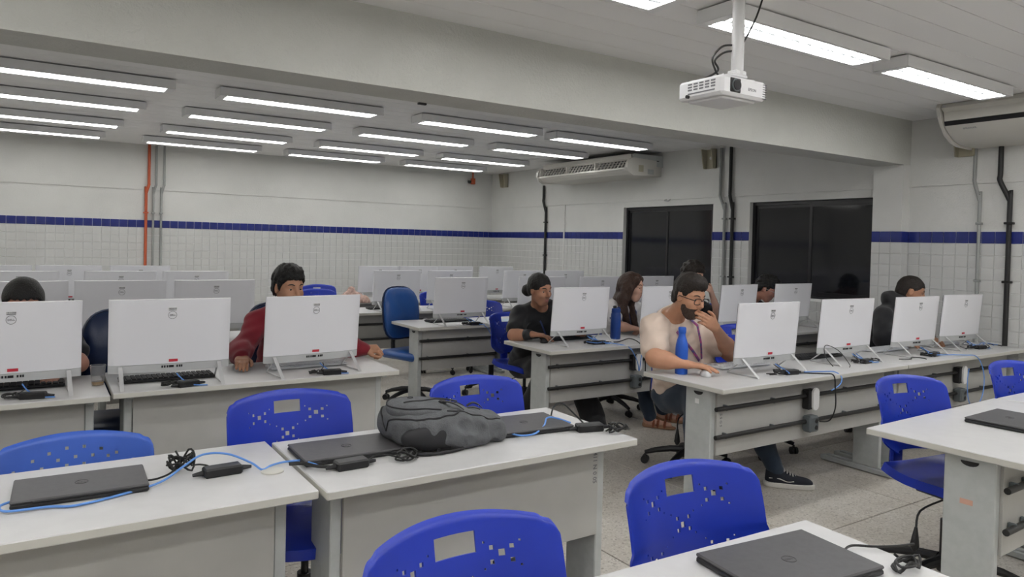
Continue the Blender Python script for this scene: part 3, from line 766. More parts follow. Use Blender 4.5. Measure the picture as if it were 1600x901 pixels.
# ================================================================ air conditioners
def ac(y0,y1,label,plate,lou):
    # profile in (x from wall to the room, z); hung from ceiling against the right wall
    t = thing('air_conditioner', label, 'air conditioner', (XW-.018,(y0+y1)/2,2.25 if plate else 2.29))
    L = (y1-y0)/2
    prof = [(0,.32),(-.10,.345),(-.52,.345),(-.575,.33),(-.60,.245),(-.595,.17),(-.56,.115),(-.47,.085),(-.20,.07),(0,.06)]
    body = [(0,.30),(-.10,.32),(-.50,.32),(-.54,.31),(-.54,.25)]
    if plate:
        b = MB(); b.prism([(0,.085),(-.50,.085),(-.555,.12),(-.575,.15),(-.50,.16),(-.5,.26),(-.52,.33),(0,.33)],'y',-L+.02,L-.02); b.build('casing', M['acwhite'], t)
        n = 3
        seg = (2*L-.06)/n
        for i in range(n):
            a = -L+.03+seg*i; g = MB().add([(-.505,a,.255),(-.505,a+seg-.02,.255),(-.56,a+seg-.02,.165),(-.56,a,.165)],[(0,1,2,3)])
            go = g.build('vent_opening', M['acdark'], t)
            vb = MB(); k = 0
            for k in range(9):
                y_ = a+(seg-.02)*(k+.5)/9
                vb.add([(-.515,y_-.003,.262),(-.515,y_+.003,.262),(-.585,y_+.003,.165),(-.585,y_-.003,.165),(-.49,y_-.003,.25),(-.49,y_+.003,.25),(-.55,y_+.003,.158),(-.55,y_-.003,.158)],[(0,1,2,3),(4,7,6,5),(0,4,5,1),(3,2,6,7),(1,5,6,2),(0,3,7,4)])
            for zf in (.33,.66):
                p = (-.515-.07*zf, .262-.097*zf); vb.tube([(p[0],a,p[1]),(p[0],a+seg-.02,p[1])],.003,4)
            tag(vb.build('grille', M['acwhite'], go), kind='stuff')
            MB().bbox((-.545,a+seg-.01,.21),(.07,.018,.10),.004).build('divider', M['acwhite'], t)
        fr = MB().tube(smoothpts([(-.50,-L+.02,.268),(-.50,L-.02,.268)],2),.012,8).tube([(-.575,-L+.02,.15),(-.575,L-.02,.15)],.016,8); fr.build('front_rim', M['acwhite'], t, True)
        for s in (-1,1):
            ep = MB(); ep.prism([(-.12,.09),(-.50,.07),(-.57,.105),(-.605,.16),(-.60,.215),(-.56,.265),(-.50,.285),(-.12,.27)],'y',s*(L+.0)-(.02),s*(L+.0)+.02); e_ = ep.build('end_cap', M['acwhite'], t, smooth=30)
            if s < 0:
                MB().box(-.42,-.34,-L-.022,-L-.0195,.12,.20).build('label', M['beige'], e_)
                MB().box(-.27,-.17,-L-.022,-L-.0195,.10,.16).build('rating_plate', M['steel'], e_)
        mp = MB().box(-.50,-.005,-L-.012,-L-.006,.20,.335).build('mounting_plate', M['steel'], t)
        for x_ in (-.40,-.25,-.1): MB().bbox((x_,-L-.015,.27),(.04,.006,.012),.002).build('slot', M['black'], mp)
    else:
        MB().prism([(0,.345),(-.56,.345),(-.585,.31),(-.545,.285),(-.50,.27),(-.49,.20),(0,.05)],'y',-L+.02,L-.02).build('casing', M['acwhite'], t)
        MB().prism([(-.50,.275),(-.54,.285),(-.53,.215),(-.49,.205)],'y',-L+.02,L-.02).build('deflector', M['acwhite'], t)
        MB().prism([(-.475,.21),(-.53,.212),(-.515,.175),(-.46,.18)],'y',-L+.02,L-.02).build('air_slot', M['black'], t)
        MB().prism([(-.46,.185),(-.52,.178),(-.45,.12),(-.36,.075),(-.27,.055),(0,.045),(0,.06)],'y',-L+.02,L-.02).build('bottom_cover', M['acwhite'], t, smooth=40)
        for s in (-1,1):
            MB().prism([(0,.355),(-.575,.355),(-.60,.315),(-.575,.25),(-.535,.19),(-.46,.11),(-.37,.065),(-.27,.042),(0,.035)],'y',s*L-.012,s*L+.012).build('end_cap', M['acwhite'], t, smooth=30)
        tx = text_mesh('SPRINGER', .022, M['ink'], .0003); o = place('lettering', tx, t); 
        n_ = Vector((-.058,0,-.07)).normalized()
        # text lies on the sloping bottom cover, reading along -y
        xa = Vector((0,-1,0)); za = Vector((-.64,0,-.77)).normalized(); ya = za.cross(xa)
        m3 = Matrix((xa,ya,za)).transposed().to_4x4(); o.matrix_basis = Matrix.Translation((-.487,L-.19,.148)) @ m3
    return t
ac(6.50,8.35,'far cream air conditioner with grille hung above the first window','plate' and True,0)
ac(1.20,2.93,'near cream air conditioner cut off by the right edge of the photo',False,0)
# ================================================================ projector
PX,PY,PZ = 2.50,2.16,2.145
pj = thing('projector','white projector hanging from a ceiling pole','projector',(PX,PY,PZ),R(0))
b = MB(); b.bbox((0,0,0),(.285,.25,.082),.012); b.build('casing', M['projwhite'], pj, smooth=30)
MB().bbox((-.0,.0,-.043),(.22,.19,.014),.006).build('bottom_plate', M['projwhite'], pj)
lr = MB().bbox((-.062,-.1245,.002),(.066,.008,.060),.006).build('lens_window', M['black'], pj)
MB().tube([(-.062,-.122,.002),(-.062,-.138,.002)],.022,20).build('lens', M['lens'], lr, True)
MB().tube([(-.062,-.125,.002),(-.062,-.134,.002)],.027,20).build('lens_ring', M['darkgrey'], lr, True)
o = place('lettering', text_mesh('EPSON', .017, M['ink'], .0002, .0003), pj, (.045,-.1256,-.005), (R(90),0,0))
v = MB()
for i in range(7): v.bbox((.128,-.123,.028-.010*i),(.026,.006,.0035),.001)
v.build('front_vent', M['ink'], pj)
for r_ in range(3):
    v = MB()
    for j in range(5): v.bbox((-.1425,-.075+.032*j,.022-.012*r_),(.003,.024,.007),.001)
    v.build('side_vent', M['ink'], pj)
MB().bbox((-.1425,-.01,-.018),(.003,.15,.006),.001).build('side_slot', M['ink'], pj)
MB().tube([(-.1425,.06,-.03),(-.155,.06,-.03)],.008,8).build('foot_knob', M['black'], pj)
pm = MB()
for sx,sy in ((-1,-1),(1,-1),(1,1),(-1,1)): pm.tube([(0,0,.06),(sx*.10,sy*.09,.047),(sx*.10,sy*.09,.040)],.006,6)
pm.bbox((.02,-.03,.062),(.10,.10,.014),.003).bbox((.035,-.05,.078),(.07,.05,.02),.004).build('ceiling_bracket', M['projwhite'], pj)
MB().tube([(.035,-.05,.066),(.035,-.05,CZ-PZ)],.027,18).build('pole', M['pole'], pj, smooth=True)
MB().lathe([(0,CZ-PZ-.012),(.06,CZ-PZ-.012),(.06,CZ-PZ),(0,CZ-PZ)],18,(.035,-.05,0)).build('ceiling_flange', M['pole'], pj)
for i,pts in enumerate(([(.015,-.04,.20),(-.03,-.02,.19),(-.065,0,.14),(-.045,0,.09),(-.0,.01,.065)],[(.015,-.04,.175),(-.02,-.02,.165),(-.05,0,.13),(-.03,.0,.09),(-.08,.05,.052),(-.12,.09,.043)],[(.06,-.05,.20),(.13,-.07,.34),(.18,-.08,CZ-PZ)])):
    c = MB().tube(smoothpts([Vector(p)+Vector((PX,PY,PZ)) for p in pts],6),.0045,6).build('cable', M['cable'], None, True)
    tag(c, ('black cable looped beside the projector pole','thin black cable curling onto the projector top','black cable running up from the pole to the ceiling')[i], 'cable')

# ================================================================ things on desks
DZ = .74
def laptop(x0,x1,y0,y1,rz,label):
    t = thing('laptop', label, 'laptop', ((x0+x1)/2,(y0+y1)/2,DZ), rz, 'closed dark grey laptops')
    w,d = x1-x0,y1-y0
    MB().bbox((0,0,.0075),(w,d,.013),.004).build('base', M['laptopdark'], t)
    l = MB().bbox((0,0,.0185),(w,d,.008),.003).build('lid', M['laptop'], t)
    rg = MB().tube([(.016*math.cos(a),.016*math.sin(a),.0226) for a in [2*math.pi*i/20 for i in range(20)]],.0008,4,closed=True)
    rg.build('lid_emblem', M['laptopdark'], l)
    place('lid_letters', text_mesh('DELL',.010,M['laptopdark'],.0002), l, (0,0,.0226), (0,0,math.pi if False else 0))
    p = MB()
    for i in range(3): p.bbox((-w/2+.08+.022*i,-d/2+.0005,.008),(.015,.002,.005),.0008)
    p.build('port', M['black'], t)
    MB().tube([(-w/2+.05,-d/2+.002,.016),(w/2-.05,-d/2+.002,.016)],.004,8).build('hinge', M['laptopdark'], t, True)
    for sx in (-1,1):
        for sy in (-1,1): MB().bbox((sx*(w/2-.03),sy*(d/2-.03),.001),(.02,.02,.002),.0005).build('foot', M['black'], t)
    return t
laptop(-.052,.272,2.238,2.442,R(-1.5),'closed laptop with the long blue cable on the front left desk')
laptop(.712,1.05,2.226,2.442,R(-1.5),'closed laptop on the desk left of the grey backpack')
laptop(1.44,1.762,2.205,2.44,R(-5),'closed laptop partly behind the grey backpack on its right')
laptop(1.255,1.60,.885,1.115,R(-6),'closest closed laptop at the bottom right of the photo')
laptop(3.35,3.68,1.29,1.515,R(2),'closed laptop on the right-hand desk, cut off by the photo edge')
def cable(pts, r, m, label, cat='cable', sub=6, group=None, name='cable'):
    c = MB().tube(smoothpts(pts,sub), r, 7).build(name, m, None, True); tag(c, label, cat, group); return c
def brick(x,y,rz,size,label,z=DZ,m='black'):
    t = thing('power_adapter', label, 'power adapter', (x,y,z), rz, 'black power adapters')
    MB().bbox((0,0,size[2]/2),size,.005).build('adapter_body', M[m], t)
    for s in (-1,1): MB().tube([(s*size[0]/2,0,size[2]*.45),(s*(size[0]/2+.03),0,size[2]*.4)],[.009,.005],8).build('plug' if s<0 else 'strain_relief', M['blackrub'], t, True)
    return t
def coil(x,y,r,label,n=4,seed=0,z=DZ,h_=.03):
    rr = random.Random(seed); pts = []
    for i in range(n*8):
        a = i/8*2*math.pi*1.13; q = r*(.55+.55*rr.random()); pts.append((x+q*math.cos(a)*1.25, y+q*math.sin(a)*.8, z+.006+h_*rr.random()))
    return cable(pts,.0032,M['cable'],label,sub=3,name='coiled_cable',group='coiled black cables')
# front left desk
brick(.475,2.29,R(3),(.11,.048,.028),'black power adapter on the front left desk beside a round cable cover')
coil(.375,2.375,.035,'bundled black cable between the laptop and adapter on the front left desk',4,1,h_=.06)
cable([(.27,2.30,.752),(.30,2.31,.75),(.34,2.335,.755),(.37,2.38,.77),(.36,2.40,.80)],.003,M['cable'],'black charging cable plugged into the front left laptop')
cable([(.40,2.36,.76),(.43,2.39,.75),(.45,2.36,.748),(.42,2.30,.747),(.43,2.29,.75)],.0028,M['cable'],'short black cable loop at the front left adapter')
cable([(-.055,2.27,.756),(-.075,2.245,.756),(-.06,2.222,.748),(.03,2.215,.746),(.09,2.195,.745),(.19,2.225,.745),(.30,2.27,.75),(.37,2.32,.772),(.43,2.355,.79),(.50,2.345,.785),(.56,2.295,.762),(.585,2.262,.746),(.62,2.285,.748),(.67,2.30,.748),(.74,2.285,.748)],.0034,M['bluecable'],'long light blue network cable lying across the front left desk')
g = MB().lathe([(0,0),(.034,0),(.034,.004),(.03,.006),(0,.006)],24,(.612,2.245,DZ)).build('cable_grommet', M['edge'], None, 30); tag(g,'round beige cable cover in the front left desk top','desk grommet')
# backpack desk
brick(.835,2.165,R(2),(.105,.050,.028),'black power adapter in front of the laptop beside the backpack')
cable([(.665,2.25,.755),(.70,2.225,.758),(.73,2.19,.755),(.77,2.168,.752)],.0055,M['cable'],'thick black plug lead crossing the gap between the two front desks')
cable([(.745,2.20,.75),(.722,2.225,.757),(.715,2.25,.755)],.0034,M['bluecable'],'short blue network plug at the corner of the laptop left of the backpack')
cable([(.90,2.175,.753),(.93,2.205,.755),(.97,2.21,.752),(1.0,2.16,.75)],.0028,M['cable'],'thin black cable from adapter to coil in front of the backpack')
coil(1.02,2.15,.032,'coiled black cable in front of the grey backpack',4,5,h_=.03)
cable([(1.04,2.15,.75),(1.07,2.20,.755),(1.10,2.155,.75),(1.135,2.155,.748),(1.15,2.18,.75)],.003,M['cable'],'thin black cable tail ending in a small round plug near the backpack')
MBp = MB().tube([(1.148,2.168,.75),(1.155,2.195,.752)],[.008,.006],10).build('barrel_plug', M['blackrub'], None, True); tag(MBp,'small black barrel plug lying at the foot of the backpack','plug')
cable([(1.47,2.24,.757),(1.50,2.195,.752),(1.56,2.19,.752),(1.64,2.24,.762),(1.69,2.29,.775),(1.74,2.295,.768),(1.79,2.265,.75)],.0035,M['bluecable'],'blue network cable across the laptop behind the backpack')
brick(1.80,2.16,R(-15),(.11,.045,.03),'black power adapter with label at the right end of the backpack desk')
coil(1.885,2.09,.04,'tangled black cable hanging over the right end of the backpack desk',4,9,h_=.03)
cable([(1.76,2.36,.75),(1.79,2.38,.79),(1.82,2.36,.805),(1.83,2.28,.77),(1.82,2.21,.75)],.0035,M['cable'],'arched black cable at the right end of the backpack desk')
# closest laptop and right laptop
cable([(1.60,.975,.752),(1.65,.985,.752),(1.70,.955,.75),(1.75,.93,.75),(1.80,.915,.75)],.003,M['cable'],'black charging cable from the closest laptop')
coil(1.66,.86,.035,'coiled black cable beside the closest laptop at the bottom edge',3,12,h_=.02)
cable([(3.39,1.285,.752),(3.44,1.27,.752),(3.50,1.262,.75),(3.60,1.27,.75)],.0035,M['bluecable'],'blue network cable at the right-hand laptop')

# keyboards and mice
def keyboard(x,y,rz,label,m='black',dz=0,tilt=0):
    t = thing('keyboard', label, 'keyboard', (x,y,DZ+dz), rz, 'keyboards'); t.rotation_euler = (tilt,0,rz)
    MB().bbox((0,0,.010),(.43,.13,.014),.004).build('case', M['whitekb' if m=='white' else 'black'], t)
    k = MB()
    for r_ in range(5):
        for c in range(18): k.bbox((-.2+.0235*c,-.045+.0225*r_,.0195),(.019,.018,.005),.0015)
    k.build('keys', M['whitekb' if m=='white' else 'blackrub'], t)
    return t
for x,y,rz,lab,m in ((.55,3.96,0,'black keyboard under the computer beside the plastic cup','black'),(1.28,4.03,3,'light keyboard of the man in red','white'),(-.1,4.02,0,'keyboard behind the computer at the left edge','black'),
    (3.62,2.93,-2,'light keyboard in front of the man in the cream T-shirt','white'),(4.42,2.95,-3,'black keyboard between the two seated men','black'),(5.25,2.93,0,'light keyboard in front of the man in the black hoodie','white'),(6.0,2.92,0,'keyboard behind the computer nearest the black wall pipe','white'),
    (3.40,4.38,2,'black keyboard in front of the woman in black','black'),(4.36,4.34,0,'light keyboard in front of the long-haired woman','white'),(5.12,4.36,0,'keyboard in front of the dark-haired person behind the cream T-shirt man','black'),
    (5.9,4.38,0,'keyboard in front of the bowed person','black'),(3.13,5.78,0,'keyboard behind the computer near the vinyl chair','black'),(3.1,7.1,0,'dark keyboard on the fourth-row desk left of the vinyl chair','black')):
    keyboard(x,y,R(rz),lab,m)
def mouse(x,y,rz,label,m='whitekb',z=DZ):
    t = thing('computer_mouse', label, 'mouse', (x,y,z), rz, 'computer mice')
    b = MB(); n=14; rings=[]
    for j,(s,z_) in enumerate(((.96,.0),(1,.008),(.95,.018),(.8,.027),(.5,.033),(.15,.035))):
        rings.append([(.031*s*math.cos(a), .052*s*math.sin(a)+.004*j*.3, z_*(1-.15*math.sin(a))) for a in [2*math.pi*k/n for k in range(n)]])
    vs=[p for r in rings for p in r]; fs=[(i*n+k,i*n+(k+1)%n,(i+1)*n+(k+1)%n,(i+1)*n+k) for i in range(len(rings)-1) for k in range(n)]
    fs += [tuple(range(n))[::-1], tuple(5*n+k for k in range(n))]
    b.add(vs,fs).build('shell', M[m], t, 'all')
    MB().tube([(0,-.030,.031),(0,-.018,.033)],.005,8).build('wheel', M['black'], t)
    return t

# bottles and cup
def bottle(x,y,label,prof,m,cap):
    t = thing('water_bottle', label, 'bottle', (x,y,DZ))
    MB().lathe(prof,28).build('bottle_body', m, t, smooth=50)
    cap(t); return t
def cap1(t): MB().lathe([(0,.232),(.021,.232),(.0225,.236),(.0225,.262),(.019,.268),(0,.269)],24).build('bottle_cap', M['bottle'], t, smooth=40)
bottle(3.09,2.905,'matte royal blue bottle standing by the man in the cream T-shirt',[(0,0),(.034,0),(.036,.004),(.036,.145),(.034,.168),(.028,.195),(.0205,.215),(.019,.232),(0,.232)],M['bottle'],cap1)
def cap2(t):
    MB().lathe([(0,.205),(.034,.205),(.035,.21),(.033,.235),(.02,.24),(0,.24)],24).build('bottle_cap', M['bottledark'], t, smooth=40)
    MB().bbox((-.012,0,.248),(.022,.026,.022),.005).build('spout', M['black'], t)
    MB().tube(smoothpts([(.0,0,.235),(.03,0,.245),(.042,0,.225),(.040,0,.185)],4),.004,6).build('carry_loop', M['bottledark'], t, True)
bottle(3.775,4.245,'dark blue bottle with loop cap beside the computer of the woman in black',[(0,0),(.038,0),(.040,.004),(.040,.12),(.038,.19),(.034,.205),(0,.205)],M['bottledark'],cap2)
cp = thing('plastic_cup','clear plastic cup with a little tea in it beside the left computers','cup',(.246,3.935,DZ))
MB().lathe([(.025,.0),(.034,.092),(.036,.094),(.0355,.096),(.033,.092),(.0242,.002),(0,.002)],24,cap=False).build('cup_wall', M['cup'], cp, smooth=50)
MB().lathe([(0,.002),(.0238,.002),(.026,.018),(0,.018)],24).build('tea', M['tea'], cp, smooth=50)
# folder / paper on first B desk and cloth
fo = MB().bbox((3.70,5.60,.748),(.30,.20,.012),.002).build('folder', M['folder'], None); tag(fo,'pale blue folder lying right of the third-row computer','folder')
# cables around computers
def bundle(i,x,y,lab,n=3):
    brick(x+.05,y-.10,R(random.Random(i).uniform(-15,15)),(.10,.045,.028),'black power adapter '+lab)
    coil(x-.03,y-.07,.028,'small black cable bundle '+lab,n,20+i,h_=.02)
    cable([(x+.026,y-.022,.793),(x+.02,y-.05,.775),(x-.01,y-.07,.755)],.0024,M['cable'],'short black cable hanging from the ports '+lab)
    cable([(x+.01,y-.022,.793),(x+.03,y-.06,.77),(x+.07,y-.115,.75),(x+.13,y-.135,.747)],.003,M['bluecable'],'blue network cable plugged in '+lab)
def messy(i,x,y,lab):
    rr=random.Random(100+i)
    for q in range(2):
        p=[(x+.03*q,y-.02,.79),(x+.03*q+rr.uniform(-.03,.03),y-.06,.765)]
        px,py=x,y-.09
        for _ in range(6): px+=rr.uniform(-.07,.10); py=y-.09+rr.uniform(-.06,.05); p.append((px,py,.745+rr.uniform(0,.022)))
        cable(p,.0026,M['bluecable'] if q else M['cable'],('loose blue ' if q else 'loose black ')+'cable strewn on the desk '+lab)
messy(1,3.62,2.70,'behind the computer of the cream T-shirt man')
messy(2,4.50,2.74,'behind the computer between the two men')
messy(3,5.27,2.71,'behind the computer of the hoodie man')
messy(4,3.42,4.15,'behind the computer of the woman in black')
messy(5,6.0,2.74,'behind the computer nearest the black pipe')
cable([(4.12,2.62,.75),(4.16,2.70,.80),(4.22,2.74,.86),(4.27,2.68,.83),(4.26,2.60,.76),(4.20,2.56,.75)],.0025,M['cable'],'thin black cable looped over the stand leg between the two men')
bundle(1,-.06,3.83,'behind the left-edge computer')
bundle(2,.56,3.82,'behind the computer next to the plastic cup')
bundle(3,1.27,3.83,'behind the computer of the man in red')
bundle(4,3.62,2.70,'behind the computer of the cream T-shirt man')
bundle(5,4.47,2.74,'behind the computer between the two men')
bundle(6,5.27,2.71,'behind the computer of the hoodie man')
bundle(7,6.02,2.74,'behind the computer nearest the black pipe')
bundle(8,3.39,4.15,'behind the computer of the woman in black')
bundle(9,3.16,5.55,'behind the computer near the vinyl chair')
cable([(3.40,4.13,.79),(3.46,4.03,.76),(3.55,3.95,.747),(3.62,3.905,.72),(3.68,3.89,.62),(3.70,3.89,.55),(3.73,3.90,.66),(3.78,3.92,.70)],.0032,M['bluecable'],'blue network cable drooping over the front of the desk of the woman in black')
cable([(3.50,4.13,.75),(3.62,4.05,.748),(3.70,4.0,.775),(3.745,3.93,.74),(3.755,3.89,.66),(3.80,3.93,.50),(3.82,3.965,.47)],.004,M['cable'],'black power cord arching over the desk edge down to the socket')
cable([(3.77,2.58,.75),(3.90,2.545,.748),(3.955,2.50,.748),(3.96,2.46,.72),(3.93,2.455,.68),(3.86,2.46,.655)],.0032,M['bluecable'],'blue network cable curling over the desk edge near the cream T-shirt man')
cable([(3.70,2.58,.75),(3.83,2.50,.748),(3.88,2.462,.74),(3.89,2.455,.66),(3.905,2.46,.55),(3.90,2.49,.47),(3.86,2.53,.458)],.004,M['cable'],'black power cord running down to the socket under the long desk')
cable([(5.28,2.60,.75),(5.50,2.50,.75),(5.62,2.46,.73),(5.68,2.44,.60),(5.66,2.44,.45),(5.55,2.44,.38),(5.46,2.44,.45),(5.46,2.45,.58),(5.50,2.46,.66)],.0032,M['bluecable'],'large loop of blue network cable hanging under the right end of the long desk')
cable([(6.02,2.60,.75),(6.12,2.60,.757),(6.22,2.66,.765),(6.33,2.66,.757),(6.38,2.62,.748)],.004,M['cable'],'black cord with plug lying near the right wall')
cable([(6.05,2.64,.75),(6.15,2.68,.768),(6.26,2.70,.768),(6.34,2.66,.75)],.003,M['bluecable'],'blue cable curving beside the black cord near the right wall')
cable([(3.20,5.53,.79),(3.26,5.47,.75),(3.32,5.43,.72),(3.36,5.42,.66),(3.40,5.42,.63)],.0032,M['bluecable'],'blue cable drooping from the desk with one computer')
cable([(4.84,2.60,.75),(4.93,2.57,.749),(5.0,2.60,.752),(5.06,2.55,.749),(5.03,2.52,.749)],.0035,M['cable'],'black cord lying on the long desk in front of the hoodie man')
# ================================================================ implicit surfaces (people, backpack)
class Field:
    def __init__(s, lo, hi, vox):
        s.lo = np.array(lo,np.float32); s.v = vox
        s.n = tuple(int(math.ceil((hi[i]-lo[i])/vox))+1 for i in range(3))
        s.F = np.full(s.n, 1.0, np.float32)
    def _sl(s, c0, c1, pad):
        a = [max(0,int((c0[i]-pad-s.lo[i])/s.v)) for i in range(3)]; b = [min(s.n[i],int((c1[i]+pad-s.lo[i])/s.v)+2) for i in range(3)]
        if any(a[i] >= b[i] for i in range(3)): return None,None
        g = np.ix_(*[np.arange(a[i],b[i]) for i in range(3)])
        P = [ (s.lo[i]+s.v*np.arange(a[i],b[i],dtype=np.float32)).reshape([-1 if j==i else 1 for j in range(3)]) for i in range(3)]
        return tuple(slice(a[i],b[i]) for i in range(3)), P
    def _mix(s, sl, d, k, sub=False):
        A = s.F[sl]
        if sub:
            d = -d; h_ = np.clip(.5-.5*(d-A)/k,0,1) if False else np.maximum(k-np.abs(A-d),0)/k
            s.F[sl] = np.maximum(A,d)+h_*h_*k*.25
        else:
            h_ = np.maximum(k-np.abs(A-d),0)/k; s.F[sl] = np.minimum(A,d)-h_*h_*k*.25
    def cone(s, a, b, ra, rb, k=.015, sub=False):
        a = np.array(a,float); b = np.array(b,float); rm = max(ra,rb)
        sl,P = s._sl(np.minimum(a,b)-rm, np.maximum(a,b)+rm, k+3*s.v)
        if sl is None: return s
        ab = b-a; L2 = float(ab@ab) or 1e-9
        t = np.clip(((P[0]-a[0])*ab[0]+(P[1]-a[1])*ab[1]+(P[2]-a[2])*ab[2])/L2,0,1)
        d = np.sqrt((P[0]-a[0]-t*ab[0])**2+(P[1]-a[1]-t*ab[1])**2+(P[2]-a[2]-t*ab[2])**2)-(ra+t*(rb-ra))
        s._mix(sl,d.astype(np.float32),k,sub); return s
    def chain(s, pts, rs, k=.015):
        for i in range(len(pts)-1): s.cone(pts[i],pts[i+1],rs[i],rs[i+1],k)
        return s
    def ell(s, c, r, M3=None, k=.02, sub=False, p=2):
        c = np.array(c,float); rm = max(r)
        A = np.array(M3,float) if M3 is not None else np.eye(3)    # rows = axes
        ext = np.sqrt(((A*np.array(r)[:,None])**2).sum(0))
        sl,P = s._sl(c-ext,c+ext,k+3*s.v)
        if sl is None: return s
        X=[P[i]-c[i] for i in range(3)]
        q=[X[0]*A[i][0]+X[1]*A[i][1]+X[2]*A[i][2] for i in range(3)]
        if p == 2:
            k0=np.sqrt((q[0]/r[0])**2+(q[1]/r[1])**2+(q[2]/r[2])**2); k1=np.sqrt((q[0]/r[0]**2)**2+(q[1]/r[1]**2)**2+(q[2]/r[2]**2)**2)+1e-6
            d=k0*(k0-1)/k1
        else:
            k0=(np.abs(q[0]/r[0])**p+np.abs(q[1]/r[1])**p+np.abs(q[2]/r[2])**p)**(1/p); d=(k0-1)*min(r)
        s._mix(sl,d.astype(np.float32),k,sub); return s
    def half(s, p, n):
        # keep the side where (x-p).n < 0
        n = np.array(n,float); n/=np.linalg.norm(n)
        P=[(s.lo[i]+s.v*np.arange(s.n[i],dtype=np.float32)).reshape([-1 if j==i else 1 for j in range(3)]) for i in range(3)]
        s.F = np.maximum(s.F, ((P[0]-p[0])*n[0]+(P[1]-p[1])*n[1]+(P[2]-p[2])*n[2]).astype(np.float32)); return s
    def noise(s, amp, f, seed=0, dirs=5):
        rr = random.Random(seed)
        P=[(s.lo[i]+s.v*np.arange(s.n[i],dtype=np.float32)).reshape([-1 if j==i else 1 for j in range(3)]) for i in range(3)]
        m = np.abs(s.F) < .05
        w = np.zeros_like(s.F)
        for _ in range(dirs):
            v = [rr.uniform(-1,1) for _ in range(3)]; L=math.sqrt(sum(c*c for c in v)); ff=f*rr.uniform(.6,1.6); ph=rr.uniform(0,6)
            w += np.sin((P[0]*v[0]+P[1]*v[1]+P[2]*v[2])/L*ff+ph)
        s.F = np.where(m, s.F+w*(amp/dirs*1.6), s.F).astype(np.float32); return s
    def mask(s, H, sc, fn):
        P=[(s.lo[i]+s.v*np.arange(s.n[i],dtype=np.float32)-H['c'][i]).reshape([-1 if j==i else 1 for j in range(3)]) for i in range(3)]
        f,l,u=[(P[0]*H[k][0]+P[1]*H[k][1]+P[2]*H[k][2])/sc for k in 'flu']
        s.F = np.maximum(s.F, (fn(f,l,u)*sc).astype(np.float32)); return s
    def mesh(s, name, m):
        F = s.F; ins = F < 0
        ins[0]=ins[-1]=False; ins[:,0]=ins[:,-1]=False; ins[:,:,0]=ins[:,:,-1]=False
        F = np.where(ins, F, np.maximum(F,1e-6))
        c = np.zeros(tuple(n-1 for n in F.shape), np.int8)
        for i in (0,1):
            for j in (0,1):
                for k in (0,1): c += ins[i:F.shape[0]-1+i, j:F.shape[1]-1+j, k:F.shape[2]-1+k]
        act = np.argwhere((c>0)&(c<8)); 
        idx = -np.ones(c.shape, np.int32); idx[tuple(act.T)] = np.arange(len(act))
        acc = np.zeros((len(act),3)); cnt = np.zeros(len(act))
        cor = [(i,j,k) for i in (0,1) for j in (0,1) for k in (0,1)]
        val = {q:F[act[:,0]+q[0],act[:,1]+q[1],act[:,2]+q[2]].astype(float) for q in cor}
        for a in cor:
            for ax in range(3):
                if a[ax]==0:
                    b_=list(a); b_[ax]=1; b_=tuple(b_); va,vb=val[a],val[b_]; x=(va<0)!=(vb<0)
                    t=np.where(x,va/np.where(x,va-vb,1),0); p=np.repeat(np.array([a],float),len(act),0); p[:,ax]+=t
                    acc+=np.where(x[:,None],p,0); cnt+=x
        V = (act+acc/cnt[:,None])*s.v+s.lo
        quads=[]
        for ax in range(3):
            sa=[slice(1,-1)]*3; sb=[slice(1,-1)]*3; sa[ax]=slice(0,-1); sb[ax]=slice(1,None)
            A_,B_=ins[tuple(sa)],ins[tuple(sb)]; e=np.argwhere(A_!=B_)
            if not len(e): continue
            fl=A_[tuple(e.T)]
            off=[1,1,1]; off[ax]=0; e=e+np.array(off)
            o=[i for i in range(3) if i!=ax]; u=np.zeros(3,int); v=np.zeros(3,int); u[o[0]]=1; v[o[1]]=1
            q=np.stack([idx[tuple((e-u-v).T)],idx[tuple((e-v).T)],idx[tuple(e.T)],idx[tuple((e-u).T)]],1)
            flip = fl if ax!=1 else ~fl
            q=np.where(flip[:,None],q,q[:,::-1]); quads.append(q)
        Q=np.concatenate(quads); Q=Q[(Q>=0).all(1)]
        me=bpy.data.meshes.new(name); me.vertices.add(len(V)); me.vertices.foreach_set('co',V.astype(np.float32).ravel())
        me.loops.add(len(Q)*4); me.loops.foreach_set('vertex_index',Q.astype(np.int32).ravel())
        me.polygons.add(len(Q)); me.polygons.foreach_set('loop_start',np.arange(0,len(Q)*4,4,dtype=np.int32)); me.polygons.foreach_set('loop_total',np.full(len(Q),4,np.int32))
        me.polygons.foreach_set('use_smooth',np.ones(len(Q),bool)); me.update(calc_edges=True); me.validate(); me.materials.append(m); return me
    def obj(s, name, m, parent=None):
        o = bpy.data.objects.new(name, s.mesh(name,m)); COL.objects.link(o)
        if parent: o.parent = parent
        return o
V3 = lambda *a: np.array(a,float)
def unit(v): v=np.array(v,float); return v/np.linalg.norm(v)
SK = {}
def skin(name, c): 
    m = mat(name, c, .52, noise=(14,.10), bump=(160,.06), spec=.35)
    m.node_tree.nodes['Principled BSDF'].inputs['Subsurface Weight'].default_value = .06
    m.node_tree.nodes['Principled BSDF'].inputs['Subsurface Radius'].default_value = (.02,.008,.004)
    return m
def hairm(name,c): return mat(name, c, .5, noise=(90,.4), bump=(150,.6), spec=.4)
def fabric(name,c,r=.85): return mat(name, c, r, noise=(12,.08), bump=(300,.15), sheen=.15)

